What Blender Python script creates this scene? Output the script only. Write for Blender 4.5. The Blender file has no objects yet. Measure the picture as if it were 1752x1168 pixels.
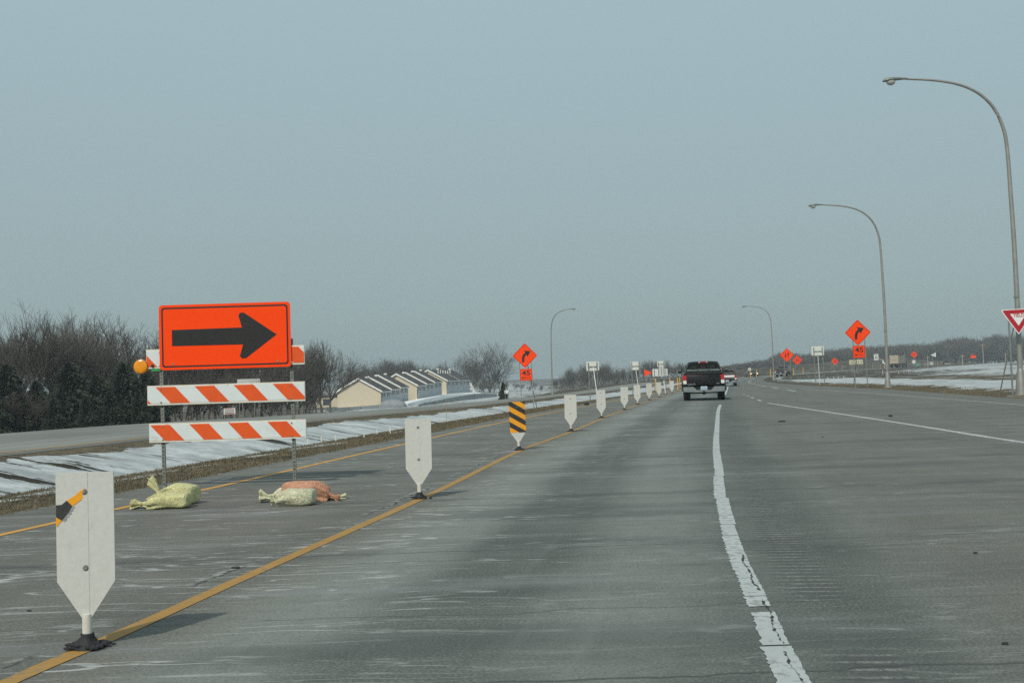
import bpy, bmesh, math, random
import numpy as np
from mathutils import Vector, Matrix

random.seed(7); rng = np.random.default_rng(7)
sc = bpy.context.scene
COL = sc.collection

# ------------------------------------------------------------------ camera, sky, sun
F, CAMH = 1950.0, 1.36
ROLL = -math.atan(.03)
PITCH = math.atan(65.7*math.cos(ROLL)/F)
cam_d = bpy.data.cameras.new("camera"); cam = bpy.data.objects.new("camera", cam_d); COL.objects.link(cam)
cam_d.sensor_width = 36; cam_d.lens = F/1752*36; cam_d.clip_start = .1; cam_d.clip_end = 12000
RM = Matrix.Rotation(math.pi/2+PITCH, 3, 'X') @ Matrix.Rotation(ROLL, 3, 'Z')
cam.matrix_world = Matrix.Translation((0, 0, CAMH)) @ RM.to_4x4()
sc.camera = cam

SUN_DIR = Vector((.42, .90, -1.0)).normalized()          # the way the light travels
SUN_EL = math.asin(-SUN_DIR.z); SUN_AZ = math.atan2(-SUN_DIR.x, -SUN_DIR.y)
wd = bpy.data.worlds.new("World"); sc.world = wd; wd.use_nodes = True
wn = wd.node_tree; wn.nodes.clear()
w_out = wn.nodes.new('ShaderNodeOutputWorld'); w_bg = wn.nodes.new('ShaderNodeBackground')
w_sky = wn.nodes.new('ShaderNodeTexSky'); w_sky.sky_type = 'NISHITA'; w_sky.sun_disc = False
w_sky.sun_elevation = SUN_EL; w_sky.sun_rotation = SUN_AZ; w_sky.dust_density = 3.0; w_sky.air_density = 1.2
w_mix = wn.nodes.new('ShaderNodeMix'); w_mix.data_type = 'RGBA'
w_mix.inputs[0].default_value = .86                        # thin high overcast veil over the clear sky
w_tc = wn.nodes.new('ShaderNodeTexCoord'); w_sep = wn.nodes.new('ShaderNodeSeparateXYZ'); w_map = wn.nodes.new('ShaderNodeMapRange')
w_map.inputs[1].default_value = .0; w_map.inputs[2].default_value = .36
w_veil = wn.nodes.new('ShaderNodeMix'); w_veil.data_type = 'RGBA'                    # the veil thickens and greys towards the horizon
w_veil.inputs[6].default_value = (2.95, 3.92, 4.05, 1); w_veil.inputs[7].default_value = (4.05, 5.35, 5.75, 1)
wn.links.new(w_tc.outputs['Generated'], w_sep.inputs[0]); wn.links.new(w_sep.outputs[2], w_map.inputs[0]); wn.links.new(w_map.outputs[0], w_veil.inputs[0])
wn.links.new(w_veil.outputs[2], w_mix.inputs[7])
wn.links.new(w_sky.outputs[0], w_mix.inputs[6]); wn.links.new(w_mix.outputs[2], w_bg.inputs[0])
w_bg.inputs[1].default_value = .1
wn.links.new(w_bg.outputs[0], w_out.inputs[0])
sun_d = bpy.data.lights.new("sun", 'SUN'); sun_d.energy = 2.75; sun_d.angle = math.radians(1.8); sun_d.color = (1, .93, .82)
sun = bpy.data.objects.new("sun", sun_d); COL.objects.link(sun)
sun.rotation_euler = SUN_DIR.to_track_quat('-Z', 'Y').to_euler()
sc.view_settings.view_transform = 'Standard'; sc.view_settings.look = 'None'
sc.view_settings.exposure = 0; sc.view_settings.gamma = 1; sc.view_settings.use_curve_mapping = False
sc.render.engine = 'CYCLES'
sc.cycles.use_denoising = False; sc.cycles.volume_bounces = 0; sc.cycles.max_bounces = 6; sc.cycles.transparent_max_bounces = 12

def ray(u, v):
    d = RM @ Vector(((u-876)/F, -(v-584)/F, -1.0)); return d/d.y
def gp(u, v, z=0):                                        # where a line of sight meets level z
    d = ray(u, v); t = (z-CAMH)/d.z; return Vector((d.x*t, t, z))
def atd(u, v, y):                                         # the point of a line of sight y metres ahead
    d = ray(u, v); return Vector((d.x*y, y, CAMH+d.z*y))

# ------------------------------------------------------------------ node helper
class NT:
    def __init__(s, name, rough=.8, metal=0, spec=.5):
        s.m = bpy.data.materials.new(name); s.m.use_nodes = True; s.t = s.m.node_tree
        s.b = s.t.nodes['Principled BSDF']; s.b.inputs['Roughness'].default_value = rough
        s.b.inputs['Metallic'].default_value = metal; s.b.inputs['Specular IOR Level'].default_value = spec
    def _in(s, sock, v):
        if v is None: return
        if isinstance(v, bpy.types.NodeSocket): s.t.links.new(v, sock)
        elif isinstance(v, (tuple, list)) and len(v) == 3 and sock.type == 'RGBA': sock.default_value = (*v, 1)
        else: sock.default_value = v
    def n(s, typ, **k):
        o = s.t.nodes.new(typ)
        for a, b in k.items(): setattr(o, a, b)
        return o
    def attr(s, name): return s.n('ShaderNodeAttribute', attribute_name=name).outputs['Fac']
    def coord(s, w='Object'): return s.n('ShaderNodeTexCoord').outputs[w]
    def geo(s): return s.n('ShaderNodeNewGeometry').outputs['Position']
    def comb(s, x=0, y=0, z=0):
        o = s.n('ShaderNodeCombineXYZ')
        for i, v in enumerate((x, y, z)): s._in(o.inputs[i], v)
        return o.outputs[0]
    def sep(s, v):
        o = s.n('ShaderNodeSeparateXYZ'); s._in(o.inputs[0], v); return o.outputs
    def math(s, op, a, b=None, c=None):
        o = s.n('ShaderNodeMath', operation=op)
        for i, v in enumerate((a, b, c)):
            if v is not None: s._in(o.inputs[i], v)
        return o.outputs[0]
    def mul(s, a, b): return s.math('MULTIPLY', a, b)
    def add(s, a, b): return s.math('ADD', a, b)
    def noise(s, v, scale=1, det=2, rough=.5, dist=0):
        o = s.n('ShaderNodeTexNoise'); s._in(o.inputs['Vector'], v); o.inputs['Scale'].default_value = scale
        o.inputs['Detail'].default_value = det; o.inputs['Roughness'].default_value = rough; o.inputs['Distortion'].default_value = dist
        return o.outputs[0]
    def scale(s, v, x, y, z):
        o = s.n('ShaderNodeMapping'); s._in(o.inputs[0], v); o.inputs['Scale'].default_value = (x, y, z); return o.outputs[0]
    def step(s, v, a, b):
        o = s.n('ShaderNodeMapRange', interpolation_type='SMOOTHSTEP'); s._in(o.inputs[0], v)
        s._in(o.inputs[1], a); s._in(o.inputs[2], b); return o.outputs[0]
    def ramp(s, v, stops):
        o = s.n('ShaderNodeValToRGB'); s._in(o.inputs[0], v); e = o.color_ramp.elements
        while len(e) < len(stops): e.new(.5)
        for i, (p, c) in enumerate(stops):
            e[i].position = p; e[i].color = (c, c, c, 1) if not isinstance(c, tuple) else (*c, 1)
        return o.outputs[0]
    def mix(s, f, a, b, mode='MIX'):
        o = s.n('ShaderNodeMix', data_type='RGBA', blend_type=mode); s._in(o.inputs[0], f); s._in(o.inputs[6], a); s._in(o.inputs[7], b)
        return o.outputs[2]
    def col(s, c): s._in(s.b.inputs['Base Color'], c); return s
    def bump(s, h, dist=.01, strength=1):
        o = s.n('ShaderNodeBump'); s._in(o.inputs['Height'], h); o.inputs['Distance'].default_value = dist; o.inputs['Strength'].default_value = strength
        s.t.links.new(o.outputs[0], s.b.inputs['Normal']); return s

def simple(name, c, rough=.7, metal=0, var=.12, scale=6, spec=.5, dirt=None, bump=0):
    t = NT(name, rough, metal, spec)
    n = t.noise(t.coord(), scale, 4, .6)
    a = tuple(x*(1-var) for x in c); b = tuple(min(1, x*(1+var)) for x in c)
    k = t.mix(t.step(n, .3, .7), a, b)
    if dirt:
        d = t.noise(t.coord(), scale*.45, 5, .7)
        k = t.mix(t.mul(t.step(d, .56, .74), dirt[1]), k, dirt[0])
    t.col(k)
    if bump: t.bump(n, bump)
    return t.m

# ------------------------------------------------------------------ mesh helper
class MB:
    def __init__(s): s.v = []; s.f = []; s.mi = []
    def add(s, vs, fs, mi=0):
        o = len(s.v); s.v += [tuple(p) for p in vs]; s.f += [tuple(i+o for i in f) for f in fs]; s.mi += [mi]*len(fs); return s
    def box(s, x0, x1, y0, y1, z0, z1, mi=0, M=None):
        vs = [Vector((x, y, z)) for z in (z0, z1) for y in (y0, y1) for x in (x0, x1)]
        if M is not None: vs = [M @ p for p in vs]
        return s.add(vs, [(0, 2, 3, 1), (4, 5, 7, 6), (0, 1, 5, 4), (2, 6, 7, 3), (0, 4, 6, 2), (1, 3, 7, 5)], mi)
    def prism(s, poly, y0, y1, mi=0, M=None, side=None):       # polygon in x,z pushed from y0 (front) to y1
        n = len(poly); a = sum(poly[i][0]*poly[(i+1) % n][1]-poly[(i+1) % n][0]*poly[i][1] for i in range(n))
        if a < 0: poly = poly[::-1]
        vs = [Vector((x, y0, z)) for x, z in poly]+[Vector((x, y1, z)) for x, z in poly]
        if M is not None: vs = [M @ p for p in vs]
        s.add(vs, [tuple(range(n)), tuple(range(2*n-1, n-1, -1))], mi)
        o = len(s.v)-2*n; fs = [((i+1) % n+o, i+o, i+n+o, (i+1) % n+n+o) for i in range(n)]
        s.f += fs; s.mi += [mi if side is None else side]*n; return s
    def prism_x(s, poly, x0, x1, mi=0):                       # polygon in y,z pushed along x
        n = len(poly)
        s.add([(x0, y, z) for y, z in poly]+[(x1, y, z) for y, z in poly],
              [tuple(range(n-1, -1, -1)), tuple(range(n, 2*n))]+[(i, (i+1) % n, (i+1) % n+n, i+n) for i in range(n)], mi); return s
    def tube(s, pts, rad, sides=8, mi=0, caps=True):
        pts = [Vector(p) for p in pts]; n = len(pts)
        if not hasattr(rad, '__len__'): rad = [rad]*n
        vs = []; up = Vector((0, 0, 1))
        for i, p in enumerate(pts):
            t = (pts[min(i+1, n-1)]-pts[max(i-1, 0)]).normalized()
            r = up if abs(t.dot(up)) < .9 else Vector((0, 1, 0))
            a = t.cross(r).normalized(); b = a.cross(t)
            for k in range(sides):
                q = 2*math.pi*k/sides; vs.append(p+(a*math.cos(q)+b*math.sin(q))*rad[i])
        fs = [(i*sides+k, i*sides+(k+1) % sides, (i+1)*sides+(k+1) % sides, (i+1)*sides+k) for i in range(n-1) for k in range(sides)]
        if caps: fs += [tuple(range(sides-1, -1, -1)), tuple(range((n-1)*sides, n*sides))]
        return s.add(vs, fs, mi)
    def loft(s, rings, mi=0, caps=True, close=True):
        m = len(rings[0]); vs = [p for r in rings for p in r]; k = m if close else m-1
        fs = [(i*m+j, i*m+(j+1) % m, (i+1)*m+(j+1) % m, (i+1)*m+j) for i in range(len(rings)-1) for j in range(k)]
        if caps: fs += [tuple(range(m-1, -1, -1)), tuple(range((len(rings)-1)*m, len(rings)*m))]
        return s.add(vs, fs, mi)
    def ball(s, c, r, nu=10, nv=6, mi=0):
        if not hasattr(r, '__len__'): r = (r, r, r)
        rings = [[(c[0]+r[0]*math.cos(2*math.pi*k/nu)*math.sin(math.pi*(j+.02)/(nv+.04)), c[1]+r[1]*math.sin(2*math.pi*k/nu)*math.sin(math.pi*(j+.02)/(nv+.04)),
                   c[2]+r[2]*-math.cos(math.pi*j/nv)) for k in range(nu)] for j in range(nv+1)]
        return s.loft(rings, mi)
    def mesh(s, name, mats, smooth=False, fix=True):
        me = bpy.data.meshes.new(name); me.from_pydata(s.v, [], s.f)
        for m in (mats if isinstance(mats, (list, tuple)) else [mats]): me.materials.append(m)
        me.polygons.foreach_set('material_index', s.mi)
        if fix:
            bm = bmesh.new(); bm.from_mesh(me); bmesh.ops.recalc_face_normals(bm, faces=bm.faces); bm.to_mesh(me); bm.free()
        if smooth: smooth_mesh(me, smooth)
        me.update(); return me
    def build(s, name, mats, parent=None, smooth=False, loc=None, rz=0, fix=True):
        return link(name, s.mesh(name, mats, smooth, fix), parent, loc, rz)

def smooth_mesh(me, ang):
    me.polygons.foreach_set('use_smooth', [True]*len(me.polygons))
    if ang is not True: me.set_sharp_from_angle(angle=math.radians(ang))

def link(name, data, parent=None, loc=None, rz=0):
    o = bpy.data.objects.new(name, data); COL.objects.link(o)
    if parent: o.parent = parent
    if loc is not None: o.location = loc
    o.rotation_euler = (0, 0, rz); return o
def tag(o, label=None, cat=None, group=None, kind=None):
    for k, v in (('label', label), ('category', cat), ('group', group), ('kind', kind)):
        if v: o[k] = v
    return o
def thing(name, label, cat, loc=(0, 0, 0), rz=0, group=None):
    return tag(link(name, None, None, loc, rz), label, cat, group)
def copy_tree(o, parent=None):
    c = o.copy(); COL.objects.link(c)
    if parent: c.parent = parent
    for ch in list(KIDS(o)): copy_tree(ch, c)
    return c
def KIDS(o): return [x for x in bpy.data.objects if x.parent == o]
def np_mesh(name, V, Fq, mats, smooth=False, mi=None):         # V (n,3), Fq (m,k)
    me = bpy.data.meshes.new(name); V = np.asarray(V, np.float32); Fq = np.asarray(Fq, np.int32); k = Fq.shape[1]
    me.vertices.add(len(V)); me.vertices.foreach_set('co', V.ravel())
    me.loops.add(Fq.size); me.loops.foreach_set('vertex_index', Fq.ravel())
    me.polygons.add(len(Fq)); me.polygons.foreach_set('loop_start', np.arange(0, Fq.size, k, dtype=np.int32))
    for m in (mats if isinstance(mats, (list, tuple)) else [mats]): me.materials.append(m)
    if mi is not None: me.polygons.foreach_set('material_index', np.asarray(mi, np.int32))
    me.polygons.foreach_set('use_smooth', np.full(len(Fq), bool(smooth)))
    me.update(calc_edges=True); me.validate(); return me
def fattr(me, name, vals):
    a = me.attributes.new(name, 'FLOAT', 'POINT'); a.data.foreach_set('value', np.asarray(vals, np.float32))

def pchip(pts):
    P = np.array(pts, float); X, Y = P[:, 0], P[:, 1]; h = np.diff(X); d = np.diff(Y)/h; m = np.zeros(len(X))
    m[0], m[-1] = d[0], d[-1]
    for i in range(1, len(X)-1):
        if d[i-1]*d[i] > 0:
            w1, w2 = 2*h[i]+h[i-1], h[i]+2*h[i-1]; m[i] = (w1+w2)/(w1/d[i-1]+w2/d[i])
    def f(x):
        x = np.asarray(x, float); i = np.clip(np.searchsorted(X, x)-1, 0, len(X)-2); t = (x-X[i])/h[i]
        lo = x < X[0]; hi = x > X[-1]; t = np.clip(t, 0, 1)
        r = (2*t**3-3*t**2+1)*Y[i]+(t**3-2*t**2+t)*h[i]*m[i]+(-2*t**3+3*t**2)*Y[i+1]+(t**3-t**2)*h[i]*m[i+1]
        return np.where(lo, Y[0]+(x-X[0])*m[0], np.where(hi, Y[-1]+(x-X[-1])*m[-1], r))
    return f

# ------------------------------------------------------------------ plan of the place (y = metres ahead, x = metres right)
xL = pchip([(-30, -6.2), (0, -3.05), (5.5, -2.43), (6.13, -2.31), (7.94, -2.02), (13.42, -1.12), (22.06, .12), (29.1, 1.45), (38, 2.95), (46.6, 4.5), (54.5, 5.95), (63.5, 7.55),
            (71.5, 9.1), (85.7, 11.95), (95.5, 13.8), (123, 19.6), (160, 28), (205, 40.5), (232, 50), (300, 83), (360, 117), (430, 160), (600, 275), (1000, 560), (3200, 2200)])
laneW = pchip([(-30, 3.5), (5, 3.66), (8.3, 3.58), (12, 3.5), (20, 3.66), (43.7, 3.8), (85, 3.85), (130, 3.7), (3200, 3.7)])
xW = pchip([(-5, .75), (0, .78), (5.03, 1.188), (5.77, 1.275), (6.56, 1.385), (8.3, 1.60), (10, 1.84), (12.06, 2.16), (13.1, 2.34), (16, 2.84), (20.36, 3.58), (30, 5.32), (43.7, 7.83), (50.2, 9.08), (65, 11.95), (85, 15.85), (105, 19.7), (130, 24.6), (160, 31.7), (205, 44.2), (232, 53.7)])
xE = pchip([(-30, -12.1), (0, -7.0), (11.16, -5.04), (16.4, -4.06), (25.4, -2.5), (37, -.35), (54.2, 3.35), (70, 6.9), (85.7, 10.6), (100, 14.0), (123, 18.9), (160, 27.3)])
def shL(y): return np.interp(y, [0, 13, 31, 60, 100, 140, 200, 240, 3000], [1.3, 1.2, .8, .9, 1.2, 2.0, 5.2, 5.2, 5.2])
def xPL(y):
    y = np.asarray(y, float); return np.where(y < 150, xE(np.minimum(y, 158)), xL(y)-.9)-shL(y)
xR = pchip([(-30, 12), (0, 13.5), (20, 16.5), (45.4, 20.3), (56.5, 21.9), (81.4, 25.4), (104, 27.4), (144, 32.6), (160, 35.3), (205, 46), (232, 55.5), (300, 88.5), (360, 122.5), (430, 165.5), (600, 281), (1000, 566), (3200, 2206)])
zM = pchip([(-50, 0), (118, 0), (150, .08), (205, .42), (250, .62), (300, 1.0), (360, 1.5), (430, 1.9), (600, 2.4), (1000, 3), (3200, 3)])
oN0 = pchip([(-40, -30.5), (0, -22.0), (33, -14.8), (55.4, -9.8), (63, -7.6), (78.7, -2.6), (90, .2), (111, 5.0), (140, 13.0), (175, 22), (205, 30)])
def oN(y): y = np.asarray(y, float); return np.minimum(oN0(y), xPL(y)-3.0)
def oF(y): return oN(y)-np.interp(y, [0, 60, 120, 200, 3000], [10.8, 10.8, 10, 9, 9])
oNz = pchip([(-40, -.4), (80, -.4), (120, -.35), (180, .0), (230, .3), (300, .9), (600, 2.2), (3200, 3)])
oFz = pchip([(-40, -.3), (49, -.3), (75, -.5), (91, -.66), (118, -.75), (150, -.65), (200, -.05), (230, .25), (300, .9), (600, 2.2), (3200, 3)])
def gout(y): return xPL(y)-np.interp(y, [0, 18, 47, 80, 120, 170, 3000], [3.5, 3.6, 3.5, 3.2, 2.2, 1.2, 1.2])
RIDGE = np.array([(7, 190, -1.3), (12, 197, -.5), (21.4, 208, .05), (31, 222, .5), (42, 245, .85), (56, 285, 1.35), (68, 335, 2.2), (95, 400, 3.3), (137, 470, 5.0), (172, 530, 6.2), (205, 600, 2.6)])

def colset(y):
    """break points (x, z, snow, grass tone) across the land, left to right, at distance y"""
    y = float(y); L = float(xPL(y)); n = float(oN(y)); f = float(oF(y)); g = float(min(gout(y), L-.8)); g = max(g, n+1.2) if g < n+1.2 else g
    zb = float(zM(y)); R_ = float(xR(y)); zn = float(oNz(y)); zf = float(oFz(y))
    e = np.interp(y, [0, 60, 150, 250, 300, 380, 600, 3000], [-1.2, -1.6, -3.4, -4.9, -4.4, -3.4, -1.5, 1])
    zd = min(zn, zb)-np.interp(y, [0, 40, 90, 130, 170], [1.15, 1.05, .75, .4, .15])
    br = .95 if y < 150 else .05
    sw = .15 if y < 240 else .7; s2 = .1
    return [(f-3500, e+3, .1), (f-400, e+.5, .1), (f-120, e-.2, sw), (f-60, e, sw), (f-40, e+.3, s2), (f-14, .45*e+.55*zf, s2), (f-3, zf-.25, .1), (f-.6, zf-.02, 0), (f, zf, 0),
            (n, zn, 0), (n+.25*min(1.6, (g-n)*.3), zn-.03, 0), (n+min(2.2, (g-n)*.4), zn-.22, 1.35), (n+.7*(g-n), zd+.12, 1.35), (n+.93*(g-n), zd, 1.2), (g, zb-.30, .40), (g+.22*(L-g), zb-.17, .1), (g+.42*(L-g), zb-.13, np.interp(y, [20, 26, 40], [.62, .5, .1])),
            (g+.6*(L-g), zb-.09, .0), (L-.3, zb-.03, 0), (L, zb, 0),
            (R_, zb, 0), (R_+1.2, zb+.05, .05), (R_+2.4, zb+.13, .45), (R_+3.4, zb+.2, br), (R_+9, zb+.23, br), (R_+12.5, zb+.28-(.3 if y > 170 else 0), .15 if y < 150 else .05), (R_+18, zb+.32, .15 if y < 150 else .05),
            (R_+26, zb+.45, .74 if y < 150 else .46), (R_+36, zb+.72, .76), (R_+50, zb+1.0, .30), (R_+80, zb+1.35, .44), (R_+130, zb+1.6, .5), (R_+400, zb+1.8, .15), (R_+3500, zb+2.5, .1)]

def ridge_z(X, Y, Z):
    best = np.full(X.shape, 1e9); zr = np.zeros(X.shape)
    for a, b in zip(RIDGE[:-1], RIDGE[1:]):
        d = b[:2]-a[:2]; t = np.clip(((X-a[0])*d[0]+(Y-a[1])*d[1])/(d@d), 0, 1)
        px = a[0]+t*d[0]; py = a[1]+t*d[1]; q = np.hypot(X-px, Y-py); k = q < best
        best = np.where(k, q, best); zr = np.where(k, a[2]+t*(b[2]-a[2]), zr)
    w = np.exp(-(best/np.interp(Y, [170, 300, 500], [7, 12, 30]))**2)
    return np.where(zr > Z, Z+(zr-Z)*w, Z), w

ROWS = np.unique(np.concatenate([np.arange(-30, 0, 2), np.arange(0, 60, .5), np.arange(60, 130, 1), np.arange(130, 260, 2), np.arange(260, 500, 5), np.arange(500, 1000, 20), np.arange(1000, 3001, 200)]))
SUBS = [4, 8, 8, 4, 8, 6, 5, 3, 6, 3, 6, 16, 6, 5, 5, 5, 5, 6, 2, 8, 4, 4, 5, 8, 8, 8, 8, 8, 10, 8, 8, 8, 4]

def ground_rows(ys):
    X = []; Z = []; S = []
    for y in ys:
        c = colset(y); x = []; z = []; s = []
        for i, n in enumerate(SUBS):
            for k in range(n):
                t = k/n; x.append(c[i][0]*(1-t)+c[i+1][0]*t); z.append(c[i][1]*(1-t)+c[i+1][1]*t); s.append(c[i][2]*(1-t)+c[i+1][2]*t)
        x.append(c[-1][0]); z.append(c[-1][1]); s.append(c[-1][2]); X.append(x); Z.append(z); S.append(s)
    X = np.array(X); Z = np.array(Z); S = np.array(S); Y = np.repeat(np.array(ys, float)[:, None], X.shape[1], 1)
    Z, w = ridge_z(X, Y, Z)
    S = S*(1-np.clip(w*1.5, 0, 1)*(Y > 235)); S = np.where((Y > 300) & (X > 15) & (X < xR(Y)+12), np.minimum(S, .08), S)
    S = np.where((Y > 70) & (X < -.158*Y) & (X < oF(Y[:, 0])[:, None]-2), np.minimum(S, .12), S)
    return X, Y, Z, S
def ground_z(x, y):
    X, Y, Z, S = ground_rows([y]); return float(np.interp(x, X[0], Z[0]))
def grid_faces(r, c):
    i = np.arange(r*c).reshape(r, c); return np.stack([i[:-1, :-1], i[:-1, 1:], i[1:, 1:], i[1:, :-1]], -1).reshape(-1, 4)

# ------------------------------------------------------------------ ground, roads, markings
def ground_material():
    t = NT("ground", .9, 0, .2); p = t.geo(); sn = t.attr('snow')
    xy = t.sep(p)
    n1 = t.noise(p, .35, 6, .62); n2 = t.noise(t.scale(p, 1, .35, 1), 1.6, 5, .6)
    n0 = t.noise(t.scale(p, .6, 1, 1), .085, 4, .6)
    m = t.add(t.add(sn, t.mul(t.math('SUBTRACT', n0, .5), 1.5)), t.add(t.mul(t.math('SUBTRACT', n1, .5), 2.3), t.mul(t.math('SUBTRACT', n2, .5), 1.0)))
    rot = t.n('ShaderNodeMapping'); t._in(rot.inputs[0], p); rot.inputs['Rotation'].default_value = (0, 0, math.radians(22))
    st = t.noise(t.scale(rot.outputs[0], .10, .95, 1), 1, 6, .68)
    big = t.noise(p, .12, 2)
    near = t.math('SUBTRACT', 1, t.step(xy[1], 110, 150))
    left = t.math('LESS_THAN', xy[0], 8)
    furrow = t.mul(t.mul(t.step(st, .556, .575), t.step(big, .42, .52)), t.mul(near, left))
    snow = t.mul(t.step(m, .40, .47), t.math('SUBTRACT', 1, furrow))
    sc_ = t.mix(t.step(t.noise(t.scale(rot.outputs[0], .35, 1.0, 1), 1.1, 7, .72), .32, .68), (.27, .30, .31), (.53, .57, .58))
    sc_ = t.mix(t.mul(t.step(t.noise(p, 2.6, 7, .75), .48, .62), .5), sc_, (.27, .28, .27))
    g = t.noise(p, 3.5, 6, .75); g2 = t.noise(p, .15, 4, .6)
    gc = t.mix(t.step(g, .3, .7), (.060, .050, .032), (.165, .138, .088))
    gc = t.mix(t.step(g2, .4, .7), gc, t.mix(t.step(g, .35, .7), (.030, .027, .018), (.085, .072, .045)))
    soil = t.mix(t.step(g, .3, .7), (.030, .026, .018), (.080, .070, .048))            # bare dark ground of the far banks
    gc = t.mix(t.mul(t.step(xy[1], 105, 150), .85), gc, soil)
    gc = t.mix(t.mul(furrow, .85), gc, (.018, .016, .013))
    t.col(t.mix(snow, gc, sc_))
    h = t.add(t.mul(g, t.math('SUBTRACT', 1, snow)), t.mul(t.noise(t.scale(rot.outputs[0], .5, 1.3, 1), 2.2, 7, .72), 1.3))
    t.bump(h, .045, .6); return t.m
X, Y, Z, S = ground_rows(ROWS)
Xr = xPL(Y[:, 0])[:, None]; Rr = xR(Y[:, 0])[:, None]
onroad = (X > Xr+.15) & (X < Rr-.15); onopp = (X > oF(Y[:, 0])[:, None]+.15) & (X < oN(Y[:, 0])[:, None]-.15)
und = .018*np.sin(X*1.3+Y*.7)*np.sin(Y*.9-X*.4)+.012*np.sin(X*3.1)*np.sin(Y*2.3)
Zg = Z+np.where(S > .25, und*np.clip(S, 0, 1), 0)
Zg = np.where(onroad, Z-.12, np.where(onopp & (Y < 240), Z-.1, Zg))
me = np_mesh("ground", np.stack([X, Y, Zg], -1).reshape(-1, 3), grid_faces(*X.shape), ground_material(), True)
fattr(me, 'snow', S.ravel()); tag(link("ground", me), kind='structure')

def strip(name, ys, x0f, x1f, zf, nx, mat, dz=0, arrs=None):
    ys = np.asarray(ys, float); a = x0f(ys); b = x1f(ys); t = np.linspace(0, 1, nx)
    Xs = a[:, None]*(1-t)+b[:, None]*t; Ys = np.repeat(ys[:, None], nx, 1); Zs = zf(Xs, Ys)+dz
    me = np_mesh(name, np.stack([Xs, Ys, Zs], -1).reshape(-1, 3), grid_faces(len(ys), nx), mat, True)
    xl = xL(ys); ds = np.concatenate([[0], np.cumsum(np.hypot(np.diff(xl), np.diff(ys)))])
    sl = np.gradient(xl, ys) if len(ys) > 2 else np.zeros(len(ys))
    fattr(me, 'lat', ((Xs-xl[:, None])/np.sqrt(1+sl**2)[:, None]).ravel()); fattr(me, 'lon', np.repeat(ds[:, None]+ys[0], nx, 1).ravel())
    return me
def road_nodes(t):
    lat = t.attr('lat'); lon = t.attr('lon'); P = t.comb(lat, lon, 0)
    wob = t.noise(t.comb(t.mul(lat, .35), t.mul(lon, .5), 0), 1, 3)
    fine = t.noise(P, 55, 3, .7); med = t.noise(P, 9, 4, .6); big = t.noise(t.comb(t.mul(lat, .9), t.mul(lon, .07), 0), 1, 4, .6); blot = t.noise(P, .8, 5, .65)
    w2 = t.add(lat, t.mul(t.math('SUBTRACT', t.noise(t.comb(0, t.mul(lon, .25), 0), 1, 2), .5), .5))
    prof = t.ramp(t.math('DIVIDE', t.add(w2, 8), 20), [(0, .46), (.36, .47), (.405, .46), (.432, .86), (.455, .74), (.475, .34), (.505, .36), (.53, .68), (.553, .60), (.572, .38), (.605, .26), (.632, .46), (1, .46)])
    tone = t.add(prof, t.add(t.mul(t.math('SUBTRACT', big, .5), .5), t.mul(t.math('SUBTRACT', blot, .5), .45)))
    lane = t.mul(t.step(lat, .2, 1.0), t.math('SUBTRACT', 1, t.step(lat, 4.2, 5.0)))
    warm = t.mix(t.step(tone, .1, .9), (.072, .073, .060), (.170, .173, .148)); cool = t.mix(t.step(tone, .1, .9), (.060, .070, .062), (.186, .206, .188))
    c = t.mix(lane, warm, cool)
    # aggregate
    c = t.mix(t.mul(t.step(fine, .46, .70), .5), c, (.30, .30, .275)); c = t.mix(t.mul(t.step(fine, .52, .28), .55), c, (.055, .06, .06))
    c = t.mix(t.mul(t.step(med, .55, .75), .18), c, (.25, .25, .24)); c = t.mix(t.mul(t.step(med, .5, .3), .22), c, (.06, .066, .066))
    # broad rubbed bands across the lane
    bands = t.noise(t.comb(t.mul(lat, .22), t.mul(lon, 1.5), 3), 1, 3, .55)
    c = t.mix(t.mul(t.step(bands, .53, .70), .42), c, (.065, .07, .07)); c = t.mix(t.mul(t.step(bands, .46, .30), .32), c, (.22, .235, .24))
    bd2 = t.noise(t.comb(t.mul(lat, .16), t.mul(lon, .62), 11), 1, 4, .6)
    c = t.mix(t.mul(t.mul(t.step(bd2, .54, .66), lane), .42), c, (.050, .058, .054))
    ln2 = t.noise(t.comb(t.mul(lat, 5.5), t.mul(lon, .05), 2), 1, 3, .6); c = t.mix(t.mul(t.mul(t.step(ln2, .52, .75), t.mul(lane, t.math('SUBTRACT', 1, t.step(lat, 2.9, 3.5)))), .17), c, (.24, .26, .25))
    # pale salt scratches running across
    sl = t.add(lon, t.mul(t.math('SUBTRACT', t.noise(t.comb(t.mul(lat, .5), t.mul(lon, .4), 0), 1, 2), .5), .5))
    def scratches(dens, lo, seed):
        s1 = t.noise(t.comb(t.mul(lat, .33), t.mul(sl, dens), seed), 1, 2, .5)
        msk = t.noise(t.comb(t.mul(lat, .5), t.mul(lon, .55), seed+4), 1, 3, .6)
        brk = t.noise(t.comb(t.mul(lat, 5), t.mul(lon, 20), seed), 1, 4, .7)
        return t.mul(t.mul(t.step(s1, lo, lo+.035), t.step(msk, .42, .60)), t.step(brk, .36, .60))
    def wisps(fx, fy, seed, w, lo):
        n = t.noise(t.comb(t.mul(lat, fx), t.mul(sl, fy), seed), 1, 3, .55); d = t.math('ABSOLUTE', t.math('SUBTRACT', n, .5))
        msk = t.noise(t.comb(t.mul(lat, .55), t.mul(lon, .5), seed+3), 1, 3, .6); brk = t.noise(t.comb(t.mul(lat, 4), t.mul(lon, 9), seed), 1, 4, .7)
        return t.mul(t.mul(t.math('SUBTRACT', 1, t.step(d, w*.3, w)), t.step(msk, lo, lo+.12)), t.step(brk, .34, .58))
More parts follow.
